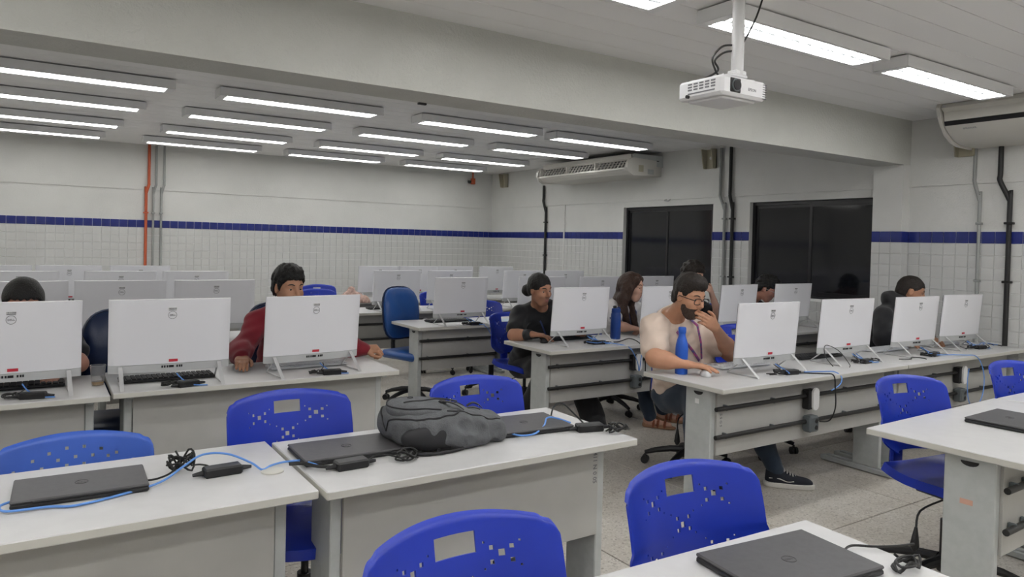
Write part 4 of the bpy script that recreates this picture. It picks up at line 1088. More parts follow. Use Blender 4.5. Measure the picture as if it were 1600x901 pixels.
def head_frame(c, yaw, pitch=0, roll=0):
    # yaw: compass angle of facing in the xy plane (radians from +x), pitch down positive
    f = V3(math.cos(yaw)*math.cos(pitch), math.sin(yaw)*math.cos(pitch), -math.sin(pitch))
    l = unit(np.cross([0,0,1], f)); u = np.cross(f,l)
    if roll: l,u = l*math.cos(roll)+u*math.sin(roll), u*math.cos(roll)-l*math.sin(roll)
    return dict(c=np.array(c,float), f=f, l=l, u=u, A=[f,l,u])
def hp(H,f,l,u,s=1): return H['c']+(H['f']*f+H['l']*l+H['u']*u)*s
def add_head(F,H,s,female=False):
    A=H['A']; j = .94 if female else 1
    E=lambda f,l,u,r,k=.02,sub=False: F.ell(hp(H,f,l,u,s),[q*s for q in r],A,k*s,sub)
    E(-.008,0,.035,(.098,.074,.088)); E(.028,0,-.018,(.066,.062*j,.080),.03); E(.034,0,-.055,(.054,.050*j,.056),.025)
    F.cone(hp(H,.052,-.018,-.098,s),hp(H,.052,.018,-.098,s),.021*s*j,.021*s*j,.03*s)
    for sd in (-1,1):
        F.cone(hp(H,.082,sd*.012,.031,s),hp(H,.068,sd*.046,.030,s),.011*s,.009*s,.014*s)
        F.ell(hp(H,.099,sd*.032,.008,s),[q*s for q in (.020,.018,.012)],A,.012*s,True)
        F.ell(hp(H,.062,sd*.043,-.025,s),[q*s for q in (.022,.018,.020)],A,.02*s)
        F.ell(hp(H,.0745,sd*.0315,.0145,s),[q*s for q in (.012,.0145,.0055)],A,.004*s)
        F.ell(hp(H,.0745,sd*.0315,-.0035,s),[q*s for q in (.0115,.0135,.005)],A,.004*s)
        F.ell(hp(H,-.004,sd*.074,-.002,s),[q*s for q in (.019,.007,.030)],A,.004*s)
        F.ell(hp(H,.001,sd*.082,.002,s),[q*s for q in (.010,.005,.018)],A,.003*s,True)
        F.ell(hp(H,.098,sd*.012,-.030,s),[q*s for q in (.009,.008,.007)],A,.006*s)
    F.cone(hp(H,.087,0,.022,s),hp(H,.111,0,-.022,s),.0075*s,.0115*s,.012*s)
    F.cone(hp(H,.082,-.014,-.058,s),hp(H,.082,.014,-.058,s),.009*s,.009*s,.008*s)
    F.cone(hp(H,.080,-.012,-.071,s),hp(H,.080,.012,-.071,s),.0095*s,.0095*s,.008*s)
    F.cone(hp(H,.093,-.022,-.0645,s),hp(H,.093,.022,-.0645,s),.0022*s,.0022*s,.002*s,True)
M['eyewhite']=mat('eye_white',(.72,.70,.67),.2); M['iris']=mat('dark_iris',(.02,.011,.007),.15); M['lip']=mat('lips',(.36,.13,.11),.4)
def head_details(t,H,s,hair_m,lips=True):
    for sd in (-1,1):
        c = hp(H,.0722,sd*.0315,.0055,s); b = MB(); n=12
        def ball(c,r,bld):
            vs=[];fs=[]
            for i in range(9):
                th=math.pi*i/8
                for k in range(n): a=2*math.pi*k/n; vs.append(c+r*V3(math.sin(th)*math.cos(a),math.sin(th)*math.sin(a),math.cos(th)))
            for i in range(8):
                for k in range(n): fs.append((i*n+k,i*n+(k+1)%n,(i+1)*n+(k+1)%n,(i+1)*n+k))
            bld.add(vs,fs)
        ball(c,.0118*s,b); o=b.build('eye',M['eyewhite'],t,'all')
        b=MB(); ball(c+H['f']*.0052*s+(-H['u'])*.001*s,.0078*s,b); b.build('iris',M['iris'],o,'all')
        MB().tube(smoothpts([hp(H,.094,sd*.014,.030,s),hp(H,.089,sd*.032,.036,s),hp(H,.074,sd*.050,.030,s)],4),[.0034*s]*9,6).build('eyebrow',hair_m,t,'all')
    if lips:
        MB().tube(smoothpts([hp(H,.084,-.022,-.064,s),hp(H,.0915,-.008,-.0595,s),hp(H,.0915,.008,-.0595,s),hp(H,.084,.022,-.064,s)],4),[.0015,.003,.004,.0045,.0045,.004,.0045,.0045,.0045,.004,.003,.002,.0015][:13],6).build('upper_lip',M['lip'],t,'all')
        MB().tube(smoothpts([hp(H,.083,-.019,-.067,s),hp(H,.090,-.008,-.0705,s),hp(H,.090,.008,-.0705,s),hp(H,.083,.019,-.067,s)],4),.0042*s,6).build('lower_lip',M['lip'],t,'all')
def hand(F, W, d, n, curl, side, s=1, thumb=(.5,.5), spread=.0, k=.008):
    # W wrist, d direction wrist->knuckles, n back-of-hand normal, side +1 if thumb lies at +t
    d=unit(d); n=np.array(n,float); n=unit(n-d*(n@d)); t=np.cross(d,n)*side
    kn=[]
    for i,(off,ln) in enumerate(((.027,.080),(.009,.086),(-.009,.082),(-.026,.074))):
        p=W+(d*ln+t*off)*s; kn.append(p)
        F.cone(W+t*off*.6*s,p,.0155*s,.0115*s,.014*s)
    L=[(.040,.024,.019),(.044,.028,.020),(.041,.026,.019),(.032,.019,.017)]
    for i in range(4):
        c = curl[i] if isinstance(curl,(list,tuple)) else curl
        p=kn[i]; a=0; dd=unit(d+t*spread*(1.5-i)*.5)
        for j,ln in enumerate(L[i]):
            a+=c*(.75 if j==0 else 1.0 if j==1 else .7); v=dd*math.cos(a)-n*math.sin(a)
            q=p+v*ln*s; F.cone(p,q,(.0098-.0008*j)*s,(.0090-.0009*j)*s,.004*s); p=q
    p0=W+(d*.022+t*.020)*s; v=unit(d*.75+t*.75-n*thumb[0]*.8); p1=p0+v*.042*s
    F.cone(p0,p1,.0155*s,.0115*s,.012*s); v2=unit(d*1.0+t*(.35-thumb[1]*.4)-n*thumb[1]*.5); p2=p1+v2*.032*s; p3=p2+unit(d*1.0+t*(.1-thumb[1]*.6)-n*.2)*.022*s
    F.cone(p1,p2,.0108*s,.0098*s,.004*s); F.cone(p2,p3,.0098*s,.0082*s,.004*s)
def person(name,label,J,vox,skinm,hairm_,hs=.95,bulk=1,female=False,shirt=None,pants=None,sleeve=.6,shoe=None,hairfn=None,extra=None,lips=True,hood=False,seed=1,skirt=False):
    g=lambda k:np.array(J[k],float)
    pts=[g(k) for k in J if k not in('yaw','pitch','roll','hr','hl')]
    lo=np.min(pts,0)-.20; hi=np.max(pts,0)+.20; lo[2]=max(lo[2],-.005)
    t=thing('person',label,'person',(float(g('pelvis')[0]),float(g('pelvis')[1]),0)); bpy.context.view_layer.update()
    H=head_frame(g('head'),J['yaw'],J.get('pitch',0),J.get('roll',0)); s=hs
    shc=(g('shR')+g('shL'))/2; u=unit(shc-g('pelvis')); l=unit(g('shL')-g('shR')); l=unit(l-u*(l@u)); f=np.cross(l,u); A=[f,l,u]
    hw=np.linalg.norm(g('shL')-g('shR'))/2; pel=g('pelvis'); T=np.linalg.norm(shc-pel)
    def torso(F,q,bk=1.0):
        F.ell(pel+u*.02,[.12*bulk+q,.165*bulk+q,.12+q],A,.05)
        F.ell(pel+u*T*.33+f*.012*bulk,[.105*bulk+q,.145*bulk+q,.16+q],A,.07)
        F.ell(pel+u*T*.68+f*.01,[.110*bulk**.6+q,.155*bulk**.5+q,.19+q],A,.07)
        if bulk>1.1: F.ell(pel+u*T*.25+f*.07,[.10*bulk+q,.13*bulk+q,.13+q],A,.08)
        if female:
            for sd in(-1,1): F.ell(pel+u*T*.66+f*.095+l*sd*.07,[.06+q,.062+q,.065+q],A,.05)
        nb=shc+u*.055
        F.cone(shc+u*.045-f*.005,shc+u*.045-f*.005+l*hw*.55,.055*bulk**.5+q,.045+q,.05); F.cone(shc+u*.045-f*.005,shc+u*.045-f*.005-l*hw*.55,.055*bulk**.5+q,.045+q,.05)
        for sd,k in((-1,'shR'),(1,'shL')): F.cone(shc+l*sd*hw*.4-u*.02,g(k)-u*.012,.075*bulk**.5+q,.056*bulk**.5+q,.05)
    armr=[.052*bulk**.8,.041*bulk**.7,.036*bulk**.6,.024*bulk**.3]
    if female: armr=[r*.93 for r in armr]
    def arm(F,S,q,upto=3):
        sh,el,wr=g('sh'+S),g('el'+S),g('wr'+S)
        if upto<=1:
            e=sh+(el-sh)*upto; r=armr[0]+(armr[1]-armr[0])*upto; F.cone(sh,e,armr[0]+q,r+q+.006,.03)
        else:
            F.cone(sh,el,armr[0]+q,armr[1]+q,.03)
            if upto>2:
                m=el+(wr-el)*.35; F.cone(el,m,armr[1]*.95+q,armr[2]*1.08+q,.03); F.cone(m,wr,armr[2]*1.08+q,armr[3]+q,.03)
            elif upto>1: m=el+(wr-el)*(upto-1); F.cone(el,m,armr[1]+q,armr[2]*.95+q,.03)
    def legs(F,q,k=.04):
        for S in'RL':
            hip=pel+l*(.09*bulk*(1 if S=='L' else -1)); kn=g('kn'+S); an=g('an'+S)
            F.cone(hip,kn,.085*bulk**.7+q,.058*bulk**.6+q,k); m=kn+(an-kn)*.35; F.cone(kn,m,.056*bulk**.6+q,.055*bulk**.6+q,k); F.cone(m,an,.055*bulk**.6+q,.038+q,k)
    F=Field(lo,hi,vox)
    torso(F,0); arm(F,'R',0); arm(F,'L',0); legs(F,0)
    for S in'RL':
        an=g('an'+S); to=g('to'+S); F.cone(an-V3(0,0,.0),an+V3(0,0,-.04),.036,.034,.02); F.cone(an+V3(0,0,-.05)-unit(to-an)*.02,to,.030,.024,.03)
    nk=shc+u*.03; F.cone(nk,hp(H,-.022,0,-.045,s),.056*bulk**.4*(.9 if female else 1),.050*(.9 if female else 1),.03)
    add_head(F,H,s,female)
    for S in'RL':
        h=J.get('h'+S.lower())
        if h: hand(F,g('wr'+S),h[0],h[1],h[2],h[3],h[4] if len(h)>4 else 1,*(h[5:] if len(h)>5 else ()))
    F.obj('body',skinm,t)
    head_details(t,H,s,hairm_,lips)
    lo2,hi2=lo,hi
    if shirt:
        q=.016; F=Field(lo,hi,max(vox,.005)); torso(F,q)
        for S in'RL': arm(F,S,q+.004,sleeve)
        if hood:
            F.ell(shc+u*.105+f*.005,[.092,.100,.068],A,.04)
            F.ell(shc+u*.12-f*.085,[.060,.095,.055],A,.04)
        F.noise(.007,42,seed); F.noise(.004,85,seed+9)
        # cut hem, neck opening and (hood) the face opening
        nk0=shc+u*.075+f*.012
        if hood:
            F.cone(shc+u*.05,hp(H,-.035,0,-.085,s),.088,.074,.03)
        else: F.ell(nk0+f*.02+u*.035,[.078,.070,.060],A,.01,True)
        F.half((0,0,pel[2]-.045),(0,0,-1))
        F.obj('hoodie' if hood else 'shirt',shirt,t)
    if pants:
        q=.010; F=Field(lo,hi,max(vox,.006)); F.ell(pel+u*.0,[.12*bulk+q+.002,.165*bulk+q+.002,.115+q],A,.05); legs(F,q+.004,.03)
        if skirt:
            for S in'RL': F.cone(g('kn'+S),g('an'+S)+V3(0,0,.0),.07,.095,.05)
        F.noise(.010,34,seed+3); F.half(pel+V3(0,0,.13),(0,0,1))
        F.obj('trousers' if not skirt else 'wide_trousers',pants,t)
    if shoe:
        for S in'RL': shoe(t,g('an'+S),g('to'+S))
    if hairfn:
        F=hairfn(H,s,max(vox,.0045)); F.obj('hair',hairm_,t)
    if extra: extra(t,H,s,dict(shc=shc,u=u,l=l,f=f,pel=pel,A=A))
    for c in t.children: c.matrix_parent_inverse = Matrix.Translation(-Vector(t.location))
    return t
def hair_field(H,s,vox,r=.20,down=0): return Field(H['c']-V3(r,r,r+down),H['c']+V3(r,r,r),vox)
def short_hair(th=.012,front=.070,top=.012,seed=1,amp=.004,freq=120,fringe=0,side=.012,temple=.035,nape=-.065,sweep=0):
    def fn(H,s,vox):
        F=hair_field(H,s,vox); A=H['A']
        F.ell(hp(H,-.008,0,.037+top*.45,s),[(.099+th)*s,(.074+side)*s,(.088+th*.6+top*.6)*s],A,.01)
        F.ell(hp(H,-.035,0,-.015,s),[(.072+th*.7)*s,(.064+side)*s,.075*s],A,.02)
        if top>.015: F.ell(hp(H,.035,0,.098,s),[.062*s,.062*s,(.022+top)*s],A,.03)
        if fringe:
            for i in range(7): x=-.054+.018*i; F.cone(hp(H,.065,x*.9,.10,s),hp(H,.094-abs(x)*.35,x*1.1+sweep,.098-fringe+.012*((i*7)%3-1),s),.020*s,.008*s,.012)
        F.noise(amp,freq,seed); F.noise(amp*.5,freq*2.1,seed+50)
        fr=front-fringe
        xs=[-.13,-.06,-.030,-.022,.008,.014,.026,.045,.075,.095,.14]; us=[nape,nape+.012,-.03,.022,.024,-.012,-.010,temple,fr-.006,fr,fr]
        def g(f,l,u): return np.interp(f,xs,us)-u+.004*np.sin(l*230)+.003*np.sin(l*490+f*300)-np.where(np.abs(l)<.03,.004,0)
        F.mask(H,s,g); return F
    return fn
def beard(t,H,s,m,vox,full=True):
    F=Field(H['c']-V3(.16,.16,.2),H['c']+V3(.16,.16,.1),vox); A=H['A']
    F.ell(hp(H,.028,0,-.018,s),[q*s for q in(.068,.0640,.082)],A,.03); F.ell(hp(H,.034,0,-.055,s),[q*s for q in(.0565,.0525,.0585)],A,.025)
    F.cone(hp(H,.052,-.018,-.098,s),hp(H,.052,.018,-.098,s),.0235*s,.0235*s,.03*s)
    F.cone(hp(H,.088,-.02,-.052,s),hp(H,.088,.02,-.052,s),.006*s,.006*s,.01)
    F.ell(hp(H,.085,0,.005,s),[.07*s,.062*s,.05*s],A,.012,True); F.ell(hp(H,.098,0,-.062,s),[.022*s,.024*s,.012*s],A,.004,True)
    F.mask(H,s,lambda f,l,u: u-np.interp(f,[-.02,.008,.02,.05,.075,.1],[.0,-.002,-.012,-.040,-.046,-.046])); F.mask(H,s,lambda f,l,u: .006-f); F.noise(.0012,300,4)
    F.obj('beard',m,t)
def glasses(t,H,s,m,w=.027,hh=.017,r=.0017):
    b=MB()
    for sd in(-1,1):
        pts=[]
        for k in range(20):
            a=2*math.pi*k/20; x=math.copysign(abs(math.cos(a))**.6,math.cos(a))*w; z=math.copysign(abs(math.sin(a))**.6,math.sin(a))*hh
            pts.append(hp(H,.103-.10*abs(x*.3),sd*.034+x,.003+z,s))
        b.tube(pts,r*s,6,closed=True)
        b.tube([hp(H,.100,sd*(.034+w),.010,s),hp(H,.075,sd*.074,.010,s),hp(H,-.004,sd*.080,.008,s),hp(H,-.02,sd*.078,-.012,s)],r*s,6)
    b.tube(smoothpts([hp(H,.105,-.009,.006,s),hp(H,.109,0,.010,s),hp(H,.105,.009,.006,s)],3),r*s,6)
    o=b.build('glasses',m,t,'all'); 
def lanyard(t,P,m,w=.009,name='lanyard'):
    # flat ribbon along points (pos, normal)
    P=[(np.array(p,float),unit(n)) for p,n in P]; vs=[];fs=[]
    for i,(p,n) in enumerate(P):
        d=unit(P[min(i+1,len(P)-1)][0]-P[max(i-1,0)][0]); sd=unit(np.cross(d,n))
        for a,b_ in((-1,0),(1,0),(1,1),(-1,1)): vs.append(p+sd*a*w+n*(.001+.0015*b_))
    for i in range(len(P)-1):
        for k in range(4): fs.append((i*4+k,i*4+(k+1)%4,(i+1)*4+(k+1)%4,(i+1)*4+k))
    return MB().add(vs,fs).build(name,m,t,'all')
# ================================================================ people
M['eyewhite'].node_tree.nodes['Principled BSDF'].inputs['Base Color'].default_value=(.40,.36,.33,1)
M['denim']=fabric('dark_denim',(.02,.035,.06)); M['blackcloth']=fabric('black_fabric',(.010,.010,.012)); M['cream']=fabric('cream_cotton',(.66,.53,.44)); M['redcloth']=fabric('red_cotton',(.20,.008,.018))
M['whitecloth']=fabric('white_cotton',(.66,.63,.62)); M['lan']=mat('lanyard_ribbon',(.05,.07,.20),.6,noise=(60,.1),col2=(.42,.04,.16)); M['lanb']=mat('blue_lanyard',(.04,.06,.16),.6)
M['solewhite']=mat('white_rubber',(.62,.60,.56),.6); M['shoeblack']=mat('navy_suede',(.012,.014,.022),.8); M['sandal']=mat('brown_leather',(.22,.06,.025),.5); M['cork']=mat('tan_sole',(.30,.16,.09),.7)
M['gold']=mat('gold_ring',(.8,.6,.35),.25,metal=1); M['card']=mat('id_card',(.65,.68,.72),.4)
sk1=skin('light_tan_skin',(.50,.26,.16)); sk2=skin('brown_skin',(.40,.20,.125)); sk3=skin('fair_skin',(.58,.34,.25)); sk4=skin('tan_skin',(.44,.225,.135)); skinred=skin('ruddy_skin',(.50,.24,.17))
M['beard']=mat('brown_beard',(.07,.042,.03),.7,noise=(160,.5),bump=(300,.6))
hb=hairm('black_hair',(.010,.009,.008)); hd=hairm('dark_brown_hair',(.018,.012,.009)); hbr=hairm('long_brown_hair',(.055,.026,.016))
glm=mat('dark_glasses_frame',(.012,.009,.009),.3)
def foot_frame(an,to): f=unit(np.array([to[0]-an[0],to[1]-an[1],0])); return f,np.cross([0,0,1],f)
def sneaker(t,an,to):
    f,l=foot_frame(an,to); c=np.array([an[0],an[1],0]); A=[f,l,V3(0,0,1)]
    lo=c-V3(.2,.2,.01)+f*.05; hi=c+V3(.2,.2,.15)+f*.05
    F=Field(lo,hi,.004); F.ell(c+f*.075+V3(0,0,.02),[.150,.050,.030],A,.01,p=3.5); F.half(c+V3(0,0,.033),[0,0,1]); F.half(c+V3(0,0,.001),[0,0,-1]); so=F.obj('sole',M['solewhite'],t)
    F=Field(lo,hi,.004); F.ell(c+f*.09+V3(0,0,.035),[.125,.044,.036],A,.02,p=2.5); F.cone(c+V3(0,0,.05)-f*.02,c+V3(0,0,.085)-f*.02,.040,.042,.03); F.cone(c+f*.09+V3(0,0,.045),c+V3(0,0,.075)+f*.01,.032,.036,.03); F.half(c+V3(0,0,.030),[0,0,-1]); F.half(c+V3(0,0,.105),[0,0,1]); F.obj('upper',M['shoeblack'],t)
    b=MB()
    for i in range(6):
        q=c+f*(.045+.017*i)+V3(0,0,.112-.009*i); b.tube(smoothpts([q-l*.025-V3(0,0,.012),q-l*.0-V3(0,0,-.002),q+l*.025-V3(0,0,.012)],3),.0035,6)
    b.build('laces',M['solewhite'],t,'all')
    for sd in(-1,1): MB().tube(smoothpts([c+f*(-.045)+l*sd*.040+V3(0,0,.058),c+f*.01+l*sd*.044+V3(0,0,.060),c+f*.06+l*sd*.045+V3(0,0,.045),c+f*.10+l*sd*.045+V3(0,0,.05)],4),.0032,6).build('side_stripe',M['solewhite'],t,'all')
def sandal(t,an,to):
    f,l=foot_frame(an,to); c=np.array([an[0],an[1],0]); A=[f,l,V3(0,0,1)]
    F=Field(c-V3(.2,.2,.01)+f*.05,c+V3(.2,.2,.15)+f*.05,.004); F.ell(c+f*.09+V3(0,0,.012),[.125,.040,.016],A,.01,p=3); F.cone(c-f*.02+V3(0,0,.02),c-f*.02+V3(0,0,.03),.030,.032,.02); F.half(c+V3(0,0,.001),[0,0,-1]); F.obj('sole',M['cork'],t)
    F=Field(c-V3(.2,.2,.01)+f*.05,c+V3(.2,.2,.15)+f*.05,.004)
    for x in(.04,.075,.13): 
        for i in range(6): a0=math.pi*i/6; a1=math.pi*(i+1)/6; F.cone(c+f*x+l*math.cos(a0)*.04+V3(0,0,.02+.042*math.sin(a0)),c+f*x+l*math.cos(a1)*.04+V3(0,0,.02+.042*math.sin(a1)),.010,.010,.004)
    F.obj('strap',M['sandal'],t)
def plainshoe(m): 
    def fn(t,an,to):
        f,l=foot_frame(an,to); c=np.array([an[0],an[1],0]); A=[f,l,V3(0,0,1)]
        F=Field(c-V3(.2,.2,.01)+f*.05,c+V3(.2,.2,.15)+f*.05,.006); F.ell(c+f*.08+V3(0,0,.03),[.135,.044,.040],A,.02,p=2.6); F.cone(c+V3(0,0,.05)-f*.01,c+V3(0,0,.09)-f*.01,.040,.040,.03); F.half(c+V3(0,0,.001),[0,0,-1]); F.obj('shoe',m,t)
    return fn
# ---- man in the cream T-shirt
def ex3(t,H,s,B):
    beard(t,H,s,M['beard'],.0035); glasses(t,H,s,glm,.029,.018,.0022)
    f,l,u,c=B['f'],B['l'],B['u'],B['shc']
    nR=c+u*.085-l*.065; nL=c+u*.085+l*.065
    P=[(nR-f*.03,u-l*.3),(nR+f*.045,u*.7+f*.5-l*.2),(c-l*.075+f*.135+u*.0,f+u*.4),(c-l*.045+f*.165-u*.10,f+u*.15),(c-l*.01+f*.175-u*.20,f)]
    lanyard(t,P,M['lan']); lanyard(t,[(nL-f*.03,u+l*.3),(nL+f*.045,u*.7+f*.5+l*.2),(c+l*.075+f*.135,f+u*.4),(c+l*.045+f*.165-u*.10,f+u*.15),(c+l*.01+f*.178-u*.20,f)],M['lan'])
    p=c-l*.0+f*.19-u*.28; MB().bbox(p,(.055,.004,.085),.001).build('id_card',M['card'],t)
P3J=dict(pelvis=(3.52,3.30,.575),shR=(3.095,3.14,.975),shL=(3.48,3.22,.97),head=(3.235,3.00,1.17),yaw=R(-88),pitch=R(14),roll=R(-2),
    elR=(2.965,2.99,.825),wrR=(3.10,2.87,.797),elL=(3.66,3.02,.80),wrL=(3.345,2.885,.995),knR=(3.30,2.97,.56),knL=(3.70,2.98,.56),anR=(3.34,2.98,.10),anL=(3.84,2.80,.10),toR=(3.40,2.83,.03),toL=(3.97,2.66,.03),
    hr=(V3(.10,-.14,-.004),V3(0,0,1),[.22,.22,.22,.28],-1),
    hl=(V3(-.78,-.08,.44),V3(.25,-.9,-.25),[.5,.6,.7,.8],1,.97,(.2,.3)))
person('person','bearded man in a cream T-shirt with glasses and lanyard, hand on his mouth',P3J,.0042,sk1,hd,hs=1.0,bulk=1.32,shirt=M['cream'],pants=M['denim'],sleeve=.66,shoe=sneaker,hairfn=short_hair(.007,.072,.020,2,.002,160,side=.005),extra=ex3,lips=False)
# ---- woman in black
def ex1(t,H,s,B):
    F=hair_field(H,s,.005,.24); F.ell(hp(H,-.135,0,-.035,s),[.048,.052,.050],H['A'],.02); F.noise(.003,120,3); F.obj('hair_bun',hb,t)
    MB().tube([np.array(P1J['wrR'],float)+unit(np.array(P1J['elR'],float)-P1J['wrR'])*q for q in(.01,.065)],[.037,.040],18).build('wrist_support',M['blackrub'],t,'all')
    f,l,u,c=B['f'],B['l'],B['u'],B['shc']
    for sd in(-1,1): lanyard(t,[(c+u*.08+l*sd*.06-f*.03,u+l*sd*.3),(c+u*.075+l*sd*.065+f*.03,u*.7+f*.5),(c+l*sd*.06+f*.125-u*.0,f+u*.4),(c+l*sd*.03+f*.165-u*.10,f+u*.1),(c+f*.175-u*.17,f)],M['lanb'],.007)
P1J=dict(pelvis=(3.36,4.78,.52),shR=(3.115,4.60,.905),shL=(3.47,4.64,.91),head=(3.20,4.47,1.115),yaw=R(-83),pitch=R(10),roll=R(4),
    elR=(2.985,4.49,.775),wrR=(3.055,4.345,.797),elL=(3.52,4.36,.79),wrL=(3.36,4.36,.98),knR=(3.22,4.38,.52),knL=(3.50,4.40,.52),anR=(3.20,4.60,.09),anL=(3.56,4.20,.09),toR=(3.24,4.45,.03),toL=(3.62,4.05,.03),
    hr=(V3(.12,-.10,-.006),V3(0,0,1),[.35,.35,.35,.4],-1,.95),
    hl=(V3(-.35,-.05,.35),V3(.5,-.6,.3),[1.3,1.3,1.3,1.3],1,.9,(.3,.4)))
def hair1(H,s,vox):
    F=hair_field(H,s,vox); A=H['A']; F.ell(hp(H,-.014,0,.040,s),[.104*s,.083*s,.094*s],A,.01); F.ell(hp(H,-.05,0,-.01,s),[.07*s,.07*s,.07*s],A,.02)
    F.noise(.0015,200,5); F.ell(hp(H,.11,0,-.03,s),[.085*s,.078*s,.090*s],A,.01,True); F.ell(hp(H,.03,.09,-.035,s),[.05*s,.03*s,.055*s],A,.01,True); F.ell(hp(H,.03,-.09,-.035,s),[.05*s,.03*s,.055*s],A,.01,True)
    F.half(hp(H,-.05,0,-.05,s),-H['u']+H['f']*.5); return F
person('person','woman in a black dress with hair bun and wrist support, cheek on her fist',P1J,.0045,sk2,hb,hs=.97,bulk=1.15,female=True,shirt=M['blackcloth'],pants=M['blackcloth'],sleeve=.62,shoe=plainshoe(M['blackrub']),hairfn=hair1,extra=ex1,skirt=True)
# ---- long-haired woman
def hair2(H,s,vox):
    F=hair_field(H,s,vox,.22,.22); A=H['A']; F.ell(hp(H,-.012,0,.042,s),[.108*s,.086*s,.096*s],A,.01)
    for sd in(-1,1):
        F.chain([hp(H,-.02,sd*.065,.02,s),hp(H,-.04,sd*.082,-.10,s),hp(H,-.02,sd*.10,-.21,s)+V3(0,0,0),hp(H,.045,sd*.085,-.34,s)],[.045,.042,.038,.028],.03)
        F.chain([hp(H,.06,sd*.055,.08,s),hp(H,.035,sd*.078,.0,s),hp(H,.01,sd*.088,-.10,s)],[.018,.014,.02],.03)
    F.chain([hp(H,-.07,0,.02,s),hp(H,-.09,0,-.12,s),hp(H,-.09,0,-.26,s)],[.06,.055,.05],.04)
    F.noise(.004,70,6); F.noise(.002,180,7)
    F.ell(hp(H,.11,0,-.03,s),[.090*s,.068*s,.105*s],A,.01,True); return F
def ex2(t,H,s,B):
    glasses(t,H,s,mat('brown_glasses_frame',(.12,.05,.02),.3),.024,.017,.0014)
    f,l,u,c=B['f'],B['l'],B['u'],B['shc']
    for sd in(-1,1): lanyard(t,[(c+u*.08+l*sd*.05-f*.03,u+l*sd*.3),(c+u*.075+l*sd*.055+f*.03,u*.7+f*.5),(c+l*sd*.05+f*.125,f+u*.4),(c+l*sd*.03+f*.16-u*.12,f),(c+f*.165-u*.25,f)],M['lanb'],.010)
    for S in('R','L'):
        a=np.array(P2J['sh'+S],float); b_=np.array(P2J['el'+S],float); d=unit(b_-a); e=a+(b_-a)*.56
        MB().tube([e,e+d*.022],[.062,.062],20).build('sleeve_band',mat('navy_trim',(.02,.03,.12),.8),t,'all')
P2J=dict(pelvis=(4.30,4.86,.52),shR=(4.07,4.66,.93),shL=(4.40,4.74,.93),head=(4.215,4.55,1.115),yaw=R(-62),pitch=R(5),
    elR=(4.02,4.47,.80),wrR=(4.06,4.345,.797),elL=(4.46,4.48,.79),wrL=(4.24,4.40,.775),knR=(4.20,4.45,.50),knL=(4.44,4.50,.50),anR=(4.17,4.25,.09),anL=(4.42,4.35,.09),toR=(4.26,4.12,.03),toL=(4.5,4.22,.03),
    hr=(V3(.05,-.13,-.006),V3(0,0,1),[.3,.3,.3,.35],-1,.92),hl=(V3(-.17,-.04,-.01),V3(0,0,1),[.2,.25,.25,.3],1,.9))
person('person','long-haired woman with glasses in a white shirt with navy sleeve trim',P2J,.0048,sk3,hbr,hs=.97,bulk=.92,female=True,shirt=M['whitecloth'],pants=M['denim'],sleeve=.58,shoe=sandal,hairfn=hair2,extra=ex2)
# ---- dark haired person behind
P4J=dict(pelvis=(5.05,4.92,.52),shR=(4.86,4.72,.95),shL=(5.22,4.76,.95),head=(4.985,4.58,1.205),yaw=R(-80),pitch=R(8),
    elR=(4.80,4.45,.80),wrR=(4.95,4.35,.78),elL=(5.20,4.42,.80),wrL=(5.09,4.44,1.04),knR=(4.95,4.50,.50),knL=(5.2,4.50,.50),anR=(4.95,4.5,.09),anL=(5.2,4.45,.09),toR=(4.98,4.36,.03),toL=(5.25,4.3,.03),
    hr=(V3(.1,-.1,-.03),V3(0,0,1),.3,-1),hl=(V3(-.12,-.05,.13),V3(.3,-.9,.1),.9,1,.93,(.2,.3)))
person('person','dark-haired person in a black T-shirt partly hidden by the man in cream',P4J,.005,sk3,hd,shirt=M['blackcloth'],pants=M['denim'],shoe=plainshoe(M['shoeblack']),hairfn=short_hair(.016,.075,.018,8,.006,90,fringe=.022,side=.018),hs=.98)
# ---- bowed person
def ex5(t,H,s,B): glasses(t,H,s,M['silver'],.024,.02,.0013)
P5J=dict(pelvis=(5.85,4.95,.52),shR=(5.70,4.66,.90),shL=(6.02,4.72,.90),head=(5.875,4.46,1.085),yaw=R(-62),pitch=R(24),
    elR=(5.66,4.44,.80),wrR=(5.80,4.38,.78),elL=(6.10,4.42,.80),wrL=(5.995,4.36,.965),knR=(5.75,4.5,.5),knL=(6.0,4.5,.5),anR=(5.75,4.45,.09),anL=(6.0,4.45,.09),toR=(5.8,4.3,.03),toL=(6.05,4.3,.03),
    hr=(V3(.1,-.1,-.03),V3(0,0,1),.3,-1),hl=(V3(-.12,-.05,.10),V3(.4,-.9,.1),.9,1,.93,(.2,.3)))
person('person','bowed dark-haired person with thin glasses below the second window',P5J,.005,skinred,hb,shirt=M['blackcloth'],pants=M['denim'],shoe=plainshoe(M['shoeblack']),hairfn=short_hair(.014,.075,.018,11,.007,90,fringe=.030,side=.015),extra=ex5,hs=.97)
